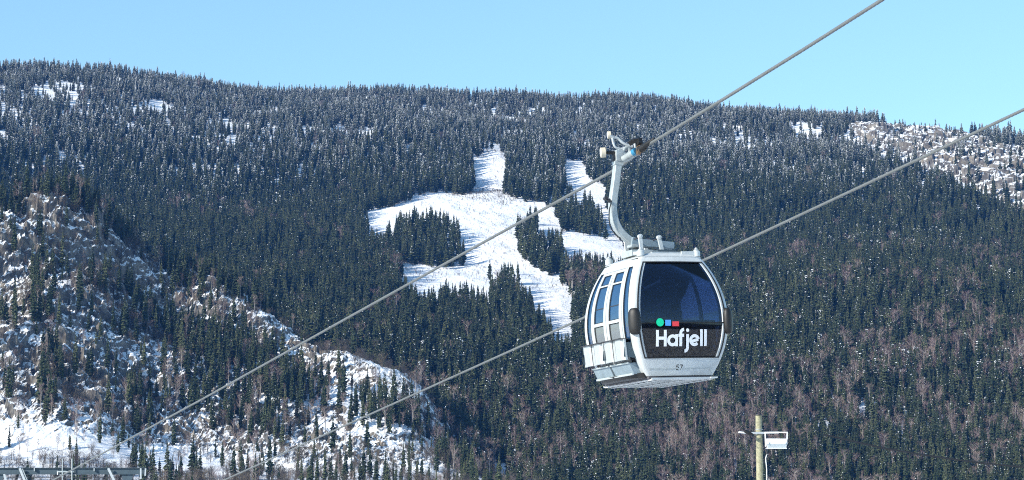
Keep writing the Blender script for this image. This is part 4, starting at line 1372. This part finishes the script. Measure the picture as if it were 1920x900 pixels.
l.tube([(q_[0], -.12, q_[2]) for q_ in cpt] + [(cpt[-1][0], -.12, 0.2)], .018, 'lamp_white', 8)
l.tube([(cpt[0][0], -.14, cpt[0][2]), (cpt[1][0] + .02, -.15, cpt[1][2])], .045, 'dark', 8)
c2 = [PP(1404, 816), PP(1407, 828), PP(1413, 835), PP(1418, 839)]
l.tube([(q_[0], -.2, q_[2]) for q_ in c2], .010, 'dark', 6)
l.build('conduit', fpole, smooth=50)

# ------------------------------------------------------------------ steel gantry, lower left
DS = 92.0
KS = DS / 55.0
gt = bpy.data.objects.new('steel_gantry', None)
g0 = at_depth(130, 880, DS)
gt.location = (g0[0], DS, 0)
link(gt, label='grey blue steel gantry with slanted struts in the bottom left corner', cat='steel gantry')
def S(px, py, dy=0.0):
    q_ = at_depth(px, py, DS + dy); return Vector((q_[0] - g0[0], dy, q_[2]))
b = MB()
xa, xb = S(-160, 880)[0], S(272, 880)[0]
ztop, zbot = S(130, 877.5)[2], S(130, 889)[2]
b.box(((xa + xb) / 2, .006, (ztop + zbot) / 2), (xb - xa, .02, ztop - zbot - .03), 'steel_blue')
b.box(((xa + xb) / 2, 0, ztop), (xb - xa, .16, .024), 'steel_blue')
b.box(((xa + xb) / 2, 0, zbot), (xb - xa, .16, .024), 'steel_blue')
b.build('beam', gt)
for (x0, y0, x1, y1, w_, mm, dy) in ((37, 878, 48, 905, .055, 'alu', -.10), (42, 879, 53, 905, .02, 'galv', -.08), (34, 889, 28, 908, .05, 'dark', .05), (203, 878, 216, 905, .055, 'alu', -.10),
                             (199, 889, 192, 906, .05, 'dark', .05), (228, 889, 221, 906, .05, 'dark', .05), (264, 878, 264, 898, .035, 'alu', -.08), (273, 878, 272, 892, .03, 'alu', -.06),
                             (8, 889, 12, 905, .05, 'alu', -.06)):
    b = MB(); b.bar(S(x0, y0, dy * KS), S(x1, y1, dy * KS), w_ * KS, .05, mm, (0, 1, 0)); b.build('strut', gt)
for x_ in (65, 177):
    b = MB(); b.bar(S(x_, 877.5, -.05), S(x_, 883.5, -.05), .035, .16, 'alu', (0, 1, 0)); b.build('stiffener', gt)
for x_ in (15, 59, 104, 177):
    b = MB(); b.bar(S(x_, 889, .02), S(x_, 905, .02), .035, .035, 'dark', (0, 1, 0)); b.build('baluster', gt)
b = MB(); b.bar(S(14, 895.5, .02), S(240, 895.5, .02), .03, .02, 'dark'); b.build('lower_rail', gt)
for x_ in (117, 135):
    b = MB(); b.tube([S(x_, 860, -.12), S(x_, 920, -.12)], .022, 'galv', 10); b.build('rod', gt)
b = MB(); b.bar(S(107, 884.5, -.10), S(138, 884.5, -.10), .05, .04, 'galv'); b.bar(S(108, 883, -.1), S(108, 890, -.1), .035, .035, 'lamp_white', (0, 1, 0)); b.build('mounting', gt)
for (q0, q1, q2) in ((S(228, 889.3), S(250, 889.3), S(243, 912)), (S(-20, 889.3), S(9, 889.3), S(-2, 915))):
    b = MB(); d_ = Vector((0, .012, 0)); o3 = Vector((0, -.01, 0))
    q3 = S(232, 912) if q0.x > 0 else S(-18, 915)
    v4 = [q0, q1, q2, q3]
    b.add([v + o3 for v in v4] + [v + o3 + d_ for v in v4], [(0, 1, 2, 3), (7, 6, 5, 4), (0, 4, 5, 1), (1, 5, 6, 2), (2, 6, 7, 3), (3, 7, 4, 0)], 'steel_blue')
    b.build('gusset', gt)
for x_ in (-60, 32, 215):
    b = MB(); q_ = S(x_, 920, .1); b.bar((q_.x, .1, q_.z + .3), (q_.x, .1, -.2), .12, .12, 'steel_blue', (0, 1, 0)); b.build('leg', gt)

# ------------------------------------------------------------------ thin wire
w = MB()
pw = []
for i in range(31):
    t = i / 30
    Dw = 620 + (150 - 620) * t
    px_ = 1545 + (2010 - 1545) * t
    py_ = np.interp(px_, [1500, 1560, 1650, 1720, 1800, 1860, 1920, 2010], [806, 818, 839, 851, 863, 870, 876, 883])
    pw.append(at_depth(px_, py_, 420 - 200 * t))
w.tube(pw, [.17 - .09 * (i / 30) for i in range(31)], 'rubber', 6)
w.mats = ['ink']
w.build('overhead_wire', label='thin dark wire crossing low over the forest at bottom right', cat='wire')

# ------------------------------------------------------------------ air
hz = MB(); hz.box((0, 250, 398.5), (8400, 7300, 803), 'dark')
hm = bpy.data.materials.new('thin_blue_air'); hm.use_nodes = True
for n_ in list(hm.node_tree.nodes): hm.node_tree.nodes.remove(n_)
ho = hm.node_tree.nodes.new('ShaderNodeOutputMaterial'); hv = hm.node_tree.nodes.new('ShaderNodeVolumePrincipled')
hv.inputs['Color'].default_value = (0.09, 0.34, 1.0, 1)
hv.inputs['Density'].default_value = 0.00006
hv.inputs['Anisotropy'].default_value = 0.0
hm.node_tree.links.new(hv.outputs[0], ho.inputs['Volume'])
M['dark_air'] = hm
hz.mats = ['dark_air']
hz.build('haze', kind='stuff', label='thin blue winter air between the camera and the mountain')
